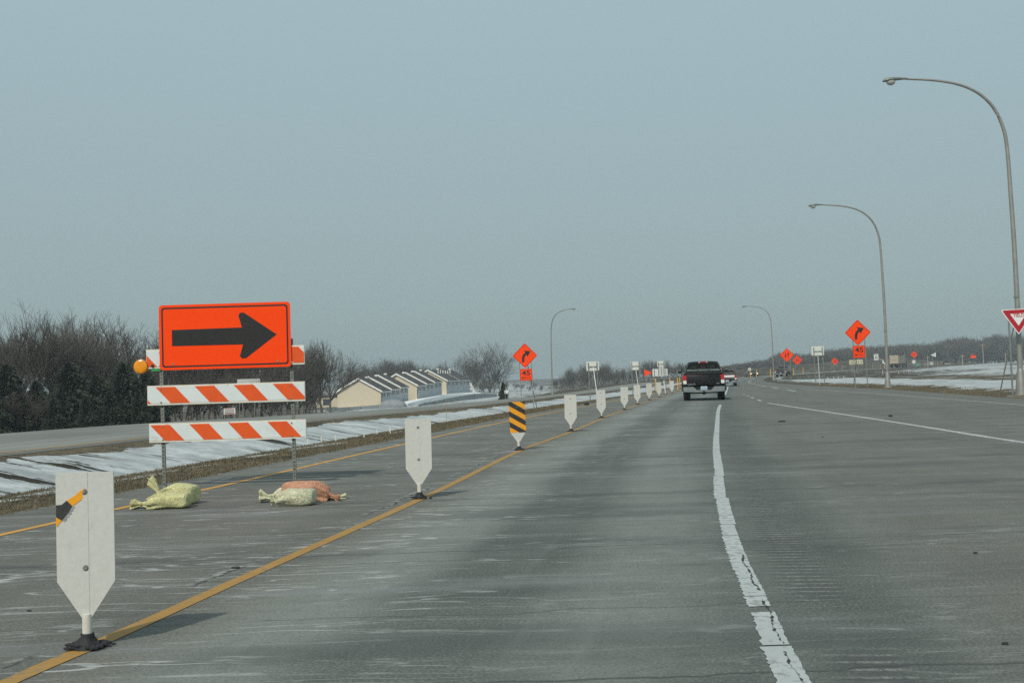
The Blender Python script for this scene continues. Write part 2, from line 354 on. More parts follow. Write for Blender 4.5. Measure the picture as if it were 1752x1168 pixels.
    k = t.math('MAXIMUM', t.mul(scratches(9, .615, 1), .6), t.math('MAXIMUM', wisps(.30, 1.9, 21, .011, .43), t.mul(wisps(.55, 3.1, 33, .012, .50), .9)))
    blob = t.mul(t.step(t.noise(t.comb(lat, t.mul(lon, 1.8), 0), 4.5, 6, .75), .58, .66), t.step(t.noise(P, .35, 3), .52, .62))
    k = t.math('MAXIMUM', k, t.mul(blob, .8))
    leftish = t.add(.28, t.mul(.72, t.math('SUBTRACT', 1, t.step(lat, .9, 2.6))))
    c = t.mix(t.mul(t.mul(k, leftish), .72), c, (.47, .49, .48))
    # transverse joints and the long crack beside the yellow line
    jl = t.add(lon, t.add(t.mul(lat, -.035), t.mul(t.math('SUBTRACT', t.noise(t.comb(t.mul(lat, 1.1), t.mul(lon, .2), 0), 1, 4, .6), .5), .30)))
    def joint(per, off, w):
        d = t.math('ABSOLUTE', t.math('SUBTRACT', t.math('FRACT', t.math('DIVIDE', t.add(jl, off), per)), .5)); return t.math('SUBTRACT', 1, t.step(t.mul(d, per), w*.4, w))
    brkj = t.step(t.noise(t.comb(t.mul(lat, .8), t.mul(lon, .3), 7), 1, 3), .36, .46)
    j = t.math('MAXIMUM', joint(4.1, .9, .022), t.mul(joint(2.05, .35, .013), t.mul(brkj, .8)))
    c = t.mix(t.mul(j, .55), c, (.025, .03, .03))
    smear = t.mul(joint(4.1, .9, .30), t.step(t.noise(P, 1.5, 3), .4, .6)); c = t.mix(t.mul(smear, .3), c, (.05, .055, .055))
    lw = t.add(lat, t.mul(t.math('SUBTRACT', t.noise(t.comb(0, t.mul(lon, .9), 2), 1, 5, .65), .5), .42))
    ck = t.math('SUBTRACT', 1, t.step(t.math('ABSOLUTE', t.add(lw, .2)), .006, .02)); ckm = t.step(t.noise(t.comb(0, t.mul(lon, .33), 5), 1, 2), .47, .53)
    c = t.mix(t.mul(t.mul(ck, ckm), .85), c, (.018, .02, .02))
    ckh = t.mul(t.math('SUBTRACT', 1, t.step(t.math('ABSOLUTE', t.add(lw, .23)), .02, .07)), t.mul(ckm, t.step(med, .5, .6)))
    c = t.mix(t.mul(ckh, .5), c, (.42, .44, .43))
    # milled rumble strip right of the white line
    rl = t.math('SUBTRACT', lat, t.attr('rum')); inr = t.mul(t.step(rl, .12, .30), t.math('SUBTRACT', 1, t.step(rl, .46, .60)))
    gap = t.math('MAXIMUM', t.mul(t.step(lon, 6.95, 7.0), t.math('SUBTRACT', 1, t.step(lon, 19, 25))), t.math('LESS_THAN', lon, 5.75))
    inr = t.mul(inr, gap)
    wv = t.math('SINE', t.mul(t.add(lon, t.mul(lat, .12)), 2*math.pi/.135)); wv = t.step(wv, .2, .9)
    rr = t.mul(inr, wv)
    c = t.mix(t.mul(t.mul(rr, t.mul(t.step(t.noise(P, 26, 4, .75), .42, .6), t.step(t.noise(P, 3.5, 3, .6), .32, .55))), .62), c, (.30, .30, .275)); c = t.mix(t.mul(t.mul(inr, t.math('SUBTRACT', 1, wv)), .42), c, (.05, .055, .055))
    h = t.add(t.mul(fine, .5), t.add(t.mul(rr, -2.0), t.mul(j, -1.2)))
    return c, h, lat, lon, fine, med
def road_material():
    t = NT("asphalt", .82, 0, .35); c, h, *_ = road_nodes(t); t.col(c); t.bump(h, .006, .7); return t.m
ys = np.unique(np.concatenate([np.arange(-20, 60, .5), np.arange(60, 140, 1), np.arange(140, 300, 3), np.arange(300, 640, 8)]))
zroad = lambda x, y: zM(y)
m_road = road_material()
me = strip("road", ys, xPL, xR, zroad, 60, m_road)
fattr(me, 'rum', np.repeat((np.where(ys < 200, xW(ys)-xL(ys), 3.7)/np.sqrt(1+np.gradient(xL(ys), ys)**2))[:, None], 60, 1).ravel()); tag(link("road", me), kind='structure')

def opp_material():
    t = NT("old_concrete", .8, 0, .35); lat = t.attr('olat'); p = t.geo()
    n = t.noise(t.comb(t.mul(lat, 2.2), t.attr('lon'), 0), .08, 4, .6); n2 = t.noise(p, 3, 5, .6)
    c = t.mix(t.step(n, .3, .7), (.150, .155, .140), (.245, .25, .225)); c = t.mix(t.mul(t.step(n2, .45, .7), .25), c, (.09, .09, .085))
    tr = t.noise(t.comb(t.mul(lat, 1.6), 0, 0), 1, 2); c = t.mix(t.mul(t.step(tr, .5, .65), .45), c, (.10, .105, .10))
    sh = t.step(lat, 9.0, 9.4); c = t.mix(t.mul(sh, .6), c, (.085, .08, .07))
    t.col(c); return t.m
yo = np.unique(np.concatenate([np.arange(-30, 140, 1.5), np.arange(140, 240, 3)]))
def zopp(x, y): 
    f = oF(y[:, 0])[:, None]; n = oN(y[:, 0])[:, None]; t = (x-f)/(n-f); return oFz(y)*(1-t)+oNz(y)*t
nx = 12
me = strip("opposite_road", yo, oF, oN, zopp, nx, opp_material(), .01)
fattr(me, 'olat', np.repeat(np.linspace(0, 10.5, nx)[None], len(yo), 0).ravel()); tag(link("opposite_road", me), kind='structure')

def paint_material(name, base, wear, thr):
    t = NT(name, .65, 0, .4); p = t.geo()
    n = t.noise(p, 14, 5, .7); n2 = t.noise(p, 1.3, 3, .6); n3 = t.noise(t.scale(p, 3, 60, 1), 1, 3, .6)
    c = t.mix(t.step(n2, .3, .7), tuple(x*.85 for x in base), base); c = t.mix(t.mul(t.step(n3, .5, .75), .35), c, tuple(x*.6 for x in base))
    t.col(t.mix(t.mul(t.step(t.add(n, t.mul(n2, .35)), thr, thr+.14), wear), c, (.14, .14, .13))); return t.m
m_yel = paint_material("worn_yellow_paint", (.385, .215, .045), .55, .70)
m_yel2 = paint_material("yellow_paint", (.60, .31, .05), .5, .74)
m_wht = paint_material("worn_white_paint", (.46, .50, .49), .6, .66)
m_wht2 = paint_material("faded_white_paint", (.52, .54, .52), .6, .62)
def line(ys, cf, w, mat, jag=0, dz=.004, zf=None, name="road_marking", mb=None):
    """one painted stripe as a sheet lying on the road"""
    mb = mb or MB(); vs = []; zf = zf or (lambda x, y: float(zM(y)))
    for y in ys:
        c = float(cf(y)); j0 = random.uniform(-jag, jag)+random.choice((0, 0, 1))*random.uniform(0, jag); j1 = random.uniform(-jag, jag)*.5
        a, b = c-w/2+j0, c+w/2+j1; vs += [(a, y, zf(a, y)+dz), (b, y, zf(b, y)+dz)]
    n = len(ys); mb.add(vs, [(2*i, 2*i+1, 2*i+3, 2*i+2) for i in range(n-1)]); return mb
def marking(mb, mat): return tag(mb.build("road_marking", mat, fix=False), kind='structure')
dense = lambda a, b, s: list(np.arange(a, b, s))
marking(line(dense(-5, 60, .25)+dense(60, 160, 2), xL, .115, m_yel, .004), m_yel)
marking(line(dense(-5, 60, .4)+dense(60, 98, 2), xE, .11, m_yel2, .004), m_yel2)
# the white edge line: broken up slab by slab, the way it steps and crumbles in the lane
mbw = MB()
for a, b, dx, w in [(2.2, 5.7, .0, .150), (5.73, 6.52, .0, .135), (6.68, 6.98, -.008, .132), (6.995, 9.6, -.004, .135), (9.62, 10.3, 0, .130), (10.32, 12.5, .01, .140), (12.5, 15.2, -.016, .135),
                     (15.22, 19.4, 0, .130), (19.42, 20.6, 0, .125), (20.63, 26, .0, .125), (26.1, 38, 0, .125), (38.2, 50, .0, .13), (72, 96, 0, .13), (97, 140, 0, .13)]:
    s = .035 if a < 13 else (.1 if a < 30 else .5)
    line(dense(a, b, s)+[b], lambda y, dx=dx: xW(y)+dx, w, m_wht, .009 if a < 13 else .006, mb=mbw)
marking(mbw, m_wht)
mbc = MB()                                                   # dark crumbled seam in the line
for a, b in [(3, 5.6), (5.75, 6.9), (7.15, 8.6)]:
    ycs = dense(a, b, .03); vs = []
    for i, y in enumerate(ycs):
        c = float(xW(y))+.030+.008*math.sin(y*9)+random.uniform(-.006, .006); w = max(0.001, random.uniform(-.007, .011)); vs += [(c-w, y, .0065), (c+w, y, .0065)]
    mbc.add(vs, [(2*i, 2*i+1, 2*i+3, 2*i+2) for i in range(len(ycs)-1)])
marking(mbc, simple("crack", (.03, .032, .03), .9))
xg = pchip([(3, 8.0), (19.9, 8.87), (28.9, 9.62), (50.8, 11.24), (60, 12.1)])
mbg = MB(); line(dense(8, 51, .5), xg, .17, m_wht2, .012, mb=mbg)
for a, b in [(54.5, 57), (61, 63.5), (66, 68), (71, 73)]: line(dense(a, b, .4), lambda y: xg(51)+(y-51)*.155, .17, m_wht2, .01, mb=mbg)
for a, b in [(78, 86), (95, 103), (112, 122)]: line(dense(a, b, 1), lambda y: xW(y)+3.9-np.interp(y, [60, 140], [-1.5, 1.2]), .2, m_wht2, .01, mb=mbg)
marking(mbg, m_wht2)
xrl = pchip([(10, 12.5), (38.2, 17.06), (50, 18.5), (73.6, 21.0), (95, 22.8), (120, 26.0), (150, 31), (205, 43.5)])
marking(line(dense(20, 205, 1), xrl, .11, m_wht2, .012), m_wht2)
marking(line(dense(-20, 130, 1), lambda y: oN(y)-1.0, .13, m_yel2, .005, .016, lambda x, y: float(oNz(y)-(oN(y)-x)/10.8*(oNz(y)-oFz(y)))), m_yel2)
marking(line(dense(205, 600, 4), lambda y: xL(y)-5.4, .35, m_wht2, .0, .01), m_wht2)

# ------------------------------------------------------------------ materials of things
M = dict(
    white_plate=simple("weathered_white_plastic", (.545, .555, .52), .55, 0, .04, 30, .4, dirt=((.40, .37, .31), .3)),
    tube=simple("white_tube", (.62, .60, .54), .5, 0, .06, 20),
    rubber=simple("black_rubber", (.018, .02, .022), .75, 0, .4, 30, bump=.01),
    steel=simple("galvanised_steel", (.26, .28, .27), .5, .55, .15, 25),
    steel_w=simple("weathered_green_steel", (.20, .215, .19), .6, .35, .2, 25, dirt=((.10, .10, .08), .5)),
    hole=simple("dark_holes", (.012, .012, .011), .9),
    alu=simple("brushed_aluminium", (.62, .63, .60), .45, .35, .06, 4),
    alu_white=simple("pale_sign_back", (.66, .67, .62), .5, .1, .06, 3),
    alu_cream=simple("cream_sign_back", (.66, .60, .42), .5, .1, .06, 3),
    pole=simple("pole_aluminium", (.32, .315, .285), .48, .5, .10, 3),
    orange=simple("fluorescent_orange", (1.0, .066, .004), .5, 0, .02, 2, .15),
    orange_s=simple("stripe_orange", (.74, .095, .012), .5, 0, .05, 8, .4),
    black=simple("sign_black", (.012, .012, .012), .5, 0, .1, 8),
    rail_white=simple("reflective_white", (.66, .72, .72), .45, 0, .03, 8, dirt=((.36, .36, .32), .55)),
    rail_edge=simple("rail_edge", (.68, .66, .58), .55, 0, .06, 12, dirt=((.30, .27, .2), .6)),
    yellow_sheet=simple("yellow_sheeting", (.80, .34, .012), .45, 0, .05, 10),
    yellow_post=simple("yellow_post_plastic", (.72, .37, .03), .5, 0, .05, 10),
    tan_post=simple("wooden_stake", (.36, .26, .15), .8, 0, .2, 10),
    amber=simple("amber_lens", (.82, .30, .004), .2, 0, .1, 30, .7),
    green=simple("green_plastic", (.02, .42, .09), .4),
    red=simple("sign_red", (.42, .010, .020), .45, 0, .05, 6),
    sign_white=simple("sign_white", (.76, .78, .76), .45, 0, .03, 6),
    teal=simple("sign_green", (.02, .38, .32), .45),
    glass=simple("dark_glass", (.018, .024, .024), .06, 0, .1, 3, .8),
    pale_glass=simple("pale_glass", (.11, .14, .135), .08, 0, .1, 3, .8),
    chrome=simple("chrome", (.62, .64, .64), .16, 1, .08, 5),
    tyre=simple("tyre_rubber", (.014, .014, .014), .85, 0, .3, 20),
    dark=simple("underbody", (.012, .012, .012), .85, 0, .3, 10),
    tail_red=simple("tail_lens_red", (.45, .008, .012), .18, 0, .1, 8, .8),
    lens_white=simple("clear_lens", (.70, .68, .64), .15, 0, .1, 8, .8),
    plate_blue=simple("plate_face", (.50, .68, .80), .4, 0, .05, 8),
    plastic=simple("mirror_plastic", (.012, .013, .013), .4, 0, .2, 10),
)
def paint(name, c, rough=.25, dirt=None):
    t = NT(name, rough, .0, .25); n = t.noise(t.coord(), 3, 5, .65); k = t.mix(t.mul(t.step(n, .45, .75), .5), c, dirt or tuple(min(1, x*1.35+.001) for x in c))
    t.col(k); t.b.inputs['Coat Weight'].default_value = .16; t.b.inputs['Coat Roughness'].default_value = .12; return t.m
M['black_paint'] = paint("black_car_paint", (.0045, .005, .0045), .28)
M['grey_paint'] = paint("dark_grey_paint", (.045, .05, .052))
M['maroon_paint'] = paint("dark_maroon_paint", (.05, .035, .035))

def text_mesh(txt, h, mat, bold=0, x=0, z=0, y=0, depth=.003, fit=None, name="lettering"):
    cu = bpy.data.curves.new("lettering_curve", 'FONT'); cu.body = txt; cu.size = 1; cu.extrude = .5; cu.offset = bold; cu.align_x = 'CENTER'
    o = bpy.data.objects.new("tmp", cu); COL.objects.link(o); dg = bpy.context.evaluated_depsgraph_get()
    me = bpy.data.meshes.new_from_object(o.evaluated_get(dg)); bpy.data.objects.remove(o); bpy.data.curves.remove(cu)
    V = np.empty(len(me.vertices)*3, np.float32); me.vertices.foreach_get('co', V); V = V.reshape(-1, 3)
    lo, hi = V.min(0), V.max(0); s = h/(hi[1]-lo[1]); sx = s if fit is None else fit/(hi[0]-lo[0])
    P = np.stack([(V[:, 0]-(lo[0]+hi[0])/2)*sx+x, y-(V[:, 2]+.5)*depth, (V[:, 1]-(lo[1]+hi[1])/2)*s+z], -1)
    me.vertices.foreach_set('co', P.astype(np.float32).ravel()); me.materials.clear(); me.materials.append(mat); me.name = name; me.update(); return me

def rrect(w, h, r, n=4, cx=0, cz=0):
    p = []
    for sx, sz, a0 in ((1, 1, 0), (-1, 1, 90), (-1, -1, 180), (1, -1, 270)):
        for k in range(n+1):
            a = math.radians(a0+90*k/n); p.append((cx+sx*(w/2-r)+r*math.cos(a), cz+sz*(h/2-r)+r*math.sin(a)))
    return p
def rpoly(pts, r, n=4):                                     # polygon with rounded corners
    out = []; m = len(pts)
    for i in range(m):
        a, b, c = Vector(pts[i-1]), Vector(pts[i]), Vector(pts[(i+1) % m]); u = (a-b).normalized(); w = (c-b).normalized()
        ang = u.angle(w); d = r/math.tan(ang/2); p0, p1 = b+u*d, b+w*d
        for k in range(n+1):
            t = k/n; out.append(tuple((1-t)**2*p0+2*t*(1-t)*b+t*t*p1))
    return out
def shift(poly, dx, dz, s=1): return [(x*s+dx, z*s+dz) for x, z in poly]

# ------------------------------------------------------------------ panel markers along the yellow line
def marker_mesh_parts(root, kind, seed):
    r = random.Random(seed); W = .307; hb, ht = .355, .935; nk = .135
    q = .046
    pl = MB().prism([(-W/2, ht), (-W/2, hb), (-q/2-.004, nk+.03), (q/2+.004, nk+.03), (W/2, hb), (W/2, ht)], -.006, .006)
    pl.tube([(0, .012, nk+.03), (0, .012, ht-.01)], .019, 10)   # rib of the tube behind the plate
    pl.prism([(-.017, ht-.002), (-.017, nk+.04), (.017, nk+.04), (.017, ht-.002)], -.0078, -.0058)
    o = pl.build('panel', M['white_plate'], root)
    for z in ([.835, .46] if kind != 'torn' else [.83, .425]):
        bolts = MB()
        bolts.tube([(0, -.006, z), (0, -.013, z)], [.011, .009], 8); bolts.tube([(0, -.0062, z), (0, -.008, z)], [.017, .017], 10, 1)
        bolts.build('bolt', [M['steel'], M['steel_w']], o)
    MB().tube([(0, 0, .06), (0, 0, nk+.045)], [.026, .026], 14).build('tube', M['tube'], root, smooth=40)
    b = MB(); ring = lambda rad, z, j: [(rad*(1+r.uniform(-j, j))*math.cos(2*math.pi*k/18), rad*(1+r.uniform(-j, j))*math.sin(2*math.pi*k/18), z) for k in range(18)]
    k_ = .85 if kind == 'torn' else .8
    b.loft([ring(.105*k_, .0, .2), ring(.10*k_, .008, .2), ring(.075*k_, .022, .22), ring(.05, .042, .2), ring(.036, .06, .08), ring(.034, .08, .03)])
    for k in range(70 if kind == 'torn' else 16):
        a = r.uniform(0, 6.28); d = abs(r.gauss(.07, .035)); s = r.uniform(.004, .016)
        b.ball((math.cos(a)*d, math.sin(a)*d*.8, .01+.03*max(0, 1-d/.15)), (s*1.6, s, s*.7), 6, 3)
    b.build('rubber_base', M['rubber'], root, smooth=50)
    if kind == 'torn':
        s = MB()
        q = -W/2+.001; at_ = lambda L: [(q+x, z) for x, z in L]
        s.prism(at_([(0, .764), (.03, .766), (.057, .787), (.0865, .757), (.072, .733), (.058, .711), (.044, .70), (.031, .682), (.0, .701)]), -.0085, -.006, 1)
        s.prism(at_([(.058, .788), (.10, .812), (.132, .838), (.150, .848), (.150, .838), (.141, .825), (.145, .797), (.118, .778), (.0885, .757)]), -.0085, -.006, 0)
        s.prism(at_([(0, .700), (.030, .681), (.014, .664), (.007, .650), (0, .652)]), -.0085, -.006, 0)
        s.prism(at_([(.059, .711), (.074, .734), (.088, .755), (.102, .752), (.088, .742), (.094, .735), (.078, .727), (.084, .716), (.068, .711), (.07, .70), (.055, .697), (.058, .685), (.042, .676), (.032, .680), (.045, .698)]), -.0082, -.006, 2)
        s.build('torn_sheeting', [M['yellow_sheet'], simple("faded_black_sheeting", (.035, .037, .036), .6, 0, .2, 30), simple("grey_residue", (.30, .31, .31), .8, 0, .3, 40)], o)
    if kind == 'striped':
        s = MB(); x0, x1, z0, z1 = -W/2-.001, W/2+.001, hb-.012, ht+.001
        s.box(x0, x1, -.0085, -.006, z0, z1, 0)
        per = .205; c0 = -.08
        for k in range(-2, 7):                                # slanted bands, clipped to the sheet
            a = z0+c0+k*per; b_ = a+per*.5; sl = .62
            poly = clip([(x0, a+sl*(x1-x0)), (x1, a), (x1, b_), (x0, b_+sl*(x1-x0))], x0, x1, z0, z1)
            if len(poly) > 2: s.prism(poly, -.0095, -.0085, 1)
        s.build('striped_sheeting', [M['yellow_sheet'], simple("worn_black_sheeting", (.025, .027, .027), .55, 0, .4, 18)], o)
def clip(poly, x0, x1, z0, z1):
    for ax, lim, sg in ((0, x0, 1), (0, x1, -1), (1, z0, 1), (1, z1, -1)):
        out = []
        for i in range(len(poly)):
            a, b = poly[i-1], poly[i]; da, db = sg*(a[ax]-lim), sg*(b[ax]-lim)
            if (da >= 0) != (db >= 0):
                t = da/(da-db); out.append((a[0]+t*(b[0]-a[0]), a[1]+t*(b[1]-a[1])))
            if db >= 0: out.append(b)
        poly = out
        if not poly: return []
    return poly
GM = 'panel markers standing along the yellow line'
spots = [((150, 1108), 'torn', 'white panel marker with a torn scrap of yellow and black sheeting'), ((718, 853), 'plain', 'plain white panel marker beside the orange sandbag, at the right of the arrow barricade'),
         ((888, 770), 'striped', 'panel marker faced with yellow and black diagonal stripes'), ((977, 738), 'plain', 'plain white panel marker next beyond the yellow and black striped one'),
         ((1029.5, 715), 'plain', 'white panel marker below the nearest braced sign back, second beyond the striped one'), ((1068.5, 701), 'plain', 'white panel marker third beyond the yellow and black striped one'),
         ((1091, 692), 'plain', 'white panel marker in front of the posts of the middle pale sign back'), ((1111, 684.5), 'plain', 'white panel marker below the orange pennant sign'),
         ((1128, 679.3), 'plain', 'white panel marker just before the leaning white tube'), ((1149.8, 672.5), 'plain', 'last and smallest white panel marker, beyond the leaning white tube')]
MARK_SH = {}
for i, ((u, v), kind, lab) in enumerate(spots):
    p = gp(u, v); h = [.0, .004, -.02, .01, -.012, .02, -.01, .008, -.015, 0][i]
    o = thing('panel_marker', lab, 'road marker', (p.x, p.y, float(zM(p.y))), [0.03, -.02, .05, -.04, .03, .06, -.05, .02, .05, -.03][i], GM)
    o.rotation_euler.y = h
    if kind == 'plain' and MARK_SH:
        for ch in KIDS(MARK_SH['o']): copy_tree(ch, o)
    else:
        marker_mesh_parts(o, kind, i)
        if kind == 'plain': MARK_SH['o'] = o
# leaning white tube and yellow tube posts near the bend
def tube_post(u, v, h, mat, lab, lean=0, group=None, name='tube_post', r=.04, y=None):
    p = gp(u, v) if y is None else atd(u, v, y)
    gz = ground_z(p.x, p.y); o = thing(name, lab, 'post', (p.x, p.y, gz), 0, group); o.rotation_euler.y = lean
    MB().tube([(0, 0, 0), (0, 0, h*.96), (0, 0, h)], [r, r, r*.6], 10).build('tube', mat, o, smooth=40)
    MB().tube([(0, 0, -.03), (0, 0, .03), (0, 0, .05)], [r*2.4, r*2.2, r*1.1], 12).build('base', M['rubber'], o, smooth=40); return o
tube_post(1138.9, 674.3, 1.0, M['tube'], 'leaning white tube post between the last two white panel markers', -.10)
GY = 'yellow tube posts round the bend'
for u, v, lab in [(1122.5, 671, 'yellow tube post whose tip shows above the panel marker under the orange pennant'), (1146.5, 667, 'yellow tube post whose tip shows above the last white panel marker'),
                  (1160, 669, 'yellow tube post standing clear between the last marker and black pickup'), (1163.5, 664, 'yellow tube post close behind the clear standing one by the black pickup')]:
    tube_post(u, v, 1.12, M['yellow_post'], lab, 0, GY)

# ------------------------------------------------------------------ barricade with arrow sign
BD = 15.9
b0 = atd(390, 831, BD); b0.z = 0
bar = thing('barricade', 'barricade of striped orange and white boards carrying a big orange arrow sign', 'barricade', b0)
def rel(u, v, y, base): p = atd(u, v, y); return (p.x-base.x, p.z-base.z)
def board(name, u0, u1, vt, vb, off, label=None):
    (x0, zt) = rel(u0, vt, BD, b0); (x1, _) = rel(u1, vt-(u1-u0)*.03, BD, b0); zb = rel(u0, vb, BD, b0)[1]
    h = zt-zb; mb = MB(); mb.box(x0, x1, -.03, .0, zb, zt, 1)
    e = h*.09; mb.box(x0+.006, x1-.006, -.0335, -.03, zb+e, zt-e*.9, 0)
    per = .543; sw = .50*per; hh = zt-zb-2*e; k = off
    while x0+k < x1:
        poly = clip([(x0+k+.92*hh*1.0, zb+e), (x0+k+.92*hh+sw, zb+e), (x0+k+sw, zt-e*.9), (x0+k, zt-e*.9)], x0+.006, x1-.006, zb+e, zt-e*.9)
        if len(poly) > 2: mb.prism(poly, -.0355, -.0335, 2)
        k += per
    for xx in (x0+.19, x1-.20):
        for zz in (zt-.025-e, zb+.012+e): mb.tube([(xx, -.0355, zz), (xx, -.043, zz)], [.012, .009], 8, 3)
    mb.box(x0+(x1-x0)*.51, x0+(x1-x0)*.51+.006, -.0345, -.0335, zt-e*.9, zt-.002, 3)
    o = mb.build(name, [M['rail_white'], M['rail_edge'], M['orange_s'], M['steel_w']], bar); 
    return o
board('board', 251, 521, 598, 631, -.32)
board('board', 253, 522, 660, 693.5, -.425)
board('board', 256, 524, 724.5, 757, .018)
for (ut, vt, ub) in ((274, 570, 281), (497.5, 579, 504.5)):
    xb = rel(ub, 833, BD, b0)[0]; xt = rel(ut, vt, BD, b0)[0]; zt = rel(ut, vt, BD, b0)[1]; zt = zt; xm = (xb+xt)/2
    mb = MB(); w = .023; d = .02; t = xt-xb
    mb.add([(xb+sx*w, sy*d+.021, 0) for sx, sy in ((-1, -1), (1, -1), (1, 1), (-1, 1))]+[(xt+sx*w, sy*d+.021, zt) for sx, sy in ((-1, -1), (1, -1), (1, 1), (-1, 1))],
           [(0, 1, 5, 4), (1, 2, 6, 5), (2, 3, 7, 6), (3, 0, 4, 7), (3, 2, 1, 0), (4, 5, 6, 7)])
    k = .06
    while k < zt-.03:
        xx = xb+t*k/zt; mb.box(xx-.0065, xx+.0065, -.0015, .001, k-.0075, k+.0075, 1); k += .0508
    mb.build('post', [M['steel_w'], M['hole']], bar)
(sx0, sz1) = rel(272, 523, BD, b0); (sx1, _) = rel(496, 517, BD, b0); sz0 = rel(276, 633.5, BD, b0)[1]
sw_, sh_ = sx1-sx0, sz1-sz0; scx, scz = (sx0+sx1)/2, (sz0+sz1)/2; scx += .012
sg = MB(); Ms = Matrix.Rotation(0.0, 4, 'Y')
sg.prism(rrect(sw_, sh_, .05, 5, scx, scz), -.058, -.052, 0)
ring_o = rrect(sw_-.07, sh_-.07, .04, 5, scx, scz); ring_i = rrect(sw_-.115, sh_-.115, .03, 5, scx, scz); n = len(ring_o)
sg.add([(x, -.0586, z) for x, z in ring_o]+[(x, -.0586, z) for x, z in ring_i], [(i, (i+1) % n, (i+1) % n+n, i+n) for i in range(n)], 1)
def s_pt(u, v):                                              # photo point on the sign, levelled
    x, z = rel(u, v, BD-.055, b0); return (x, z)
ar = [s_pt(294, 564.5), s_pt(414, 560), s_pt(408, 540), s_pt(410.5, 535), s_pt(417, 534.5), s_pt(473.5, 571.8), s_pt(421, 612.5), s_pt(414, 613), s_pt(410.5, 609), s_pt(416, 589), s_pt(294.5, 592)]
sg.prism(ar, -.0605, -.0582, 1)
for (u, v) in ((296.5, 622.5), (475.5, 617)):
    x, z = s_pt(u, v); sg.tube([(x, -.0585, z), (x, -.064, z)], .014, 8, 2)
sg.build('arrow_sign', [M['orange'], M['black'], M['steel']], bar)
lx, lz = rel(242, 627, BD, b0); lt = MB()
lt.tube([(lx, -.050, lz), (lx, -.053, lz), (lx, -.050, lz), (lx, -.058, lz), (lx, -.048, lz), (lx, .03, lz), (lx, .045, lz)], [.001, .05, .055, .075, .094, .098, .07], 28)
for k in range(14):
    a = 2*math.pi*k/14; lt.tube([(lx+.05*math.cos(a), -.0525, lz+.05*math.sin(a)), (lx+.078*math.cos(a), -.058, lz+.078*math.sin(a))], .004, 4)
MB().tube([(lx, -.052, lz), (lx, -.035, lz), (lx, -.02, lz)], [.100, .104, .104], 28, caps=False).build('lamp_rim', simple("amber_rim", (.50, .16, .01), .4), bar)
wl = lt.build('warning_lamp', M['amber'], bar, smooth=40)
gx, gz_ = rel(268, 631, BD, b0); MB().prism(rrect(.13, .055, .012, 3, gx, gz_), -.02, .05).build('battery_case', M['green'], bar)
bx_, bz_ = rel(262.5, 626, BD, b0); MB().tube([(bx_, -.045, bz_), (bx_, -.03, bz_)], .022, 10).build('bolt', M['black'], bar)
MB().box(lx, bx_, .005, .03, lz-.03, lz+.0).build('lamp_bracket', M['steel_w'], bar)

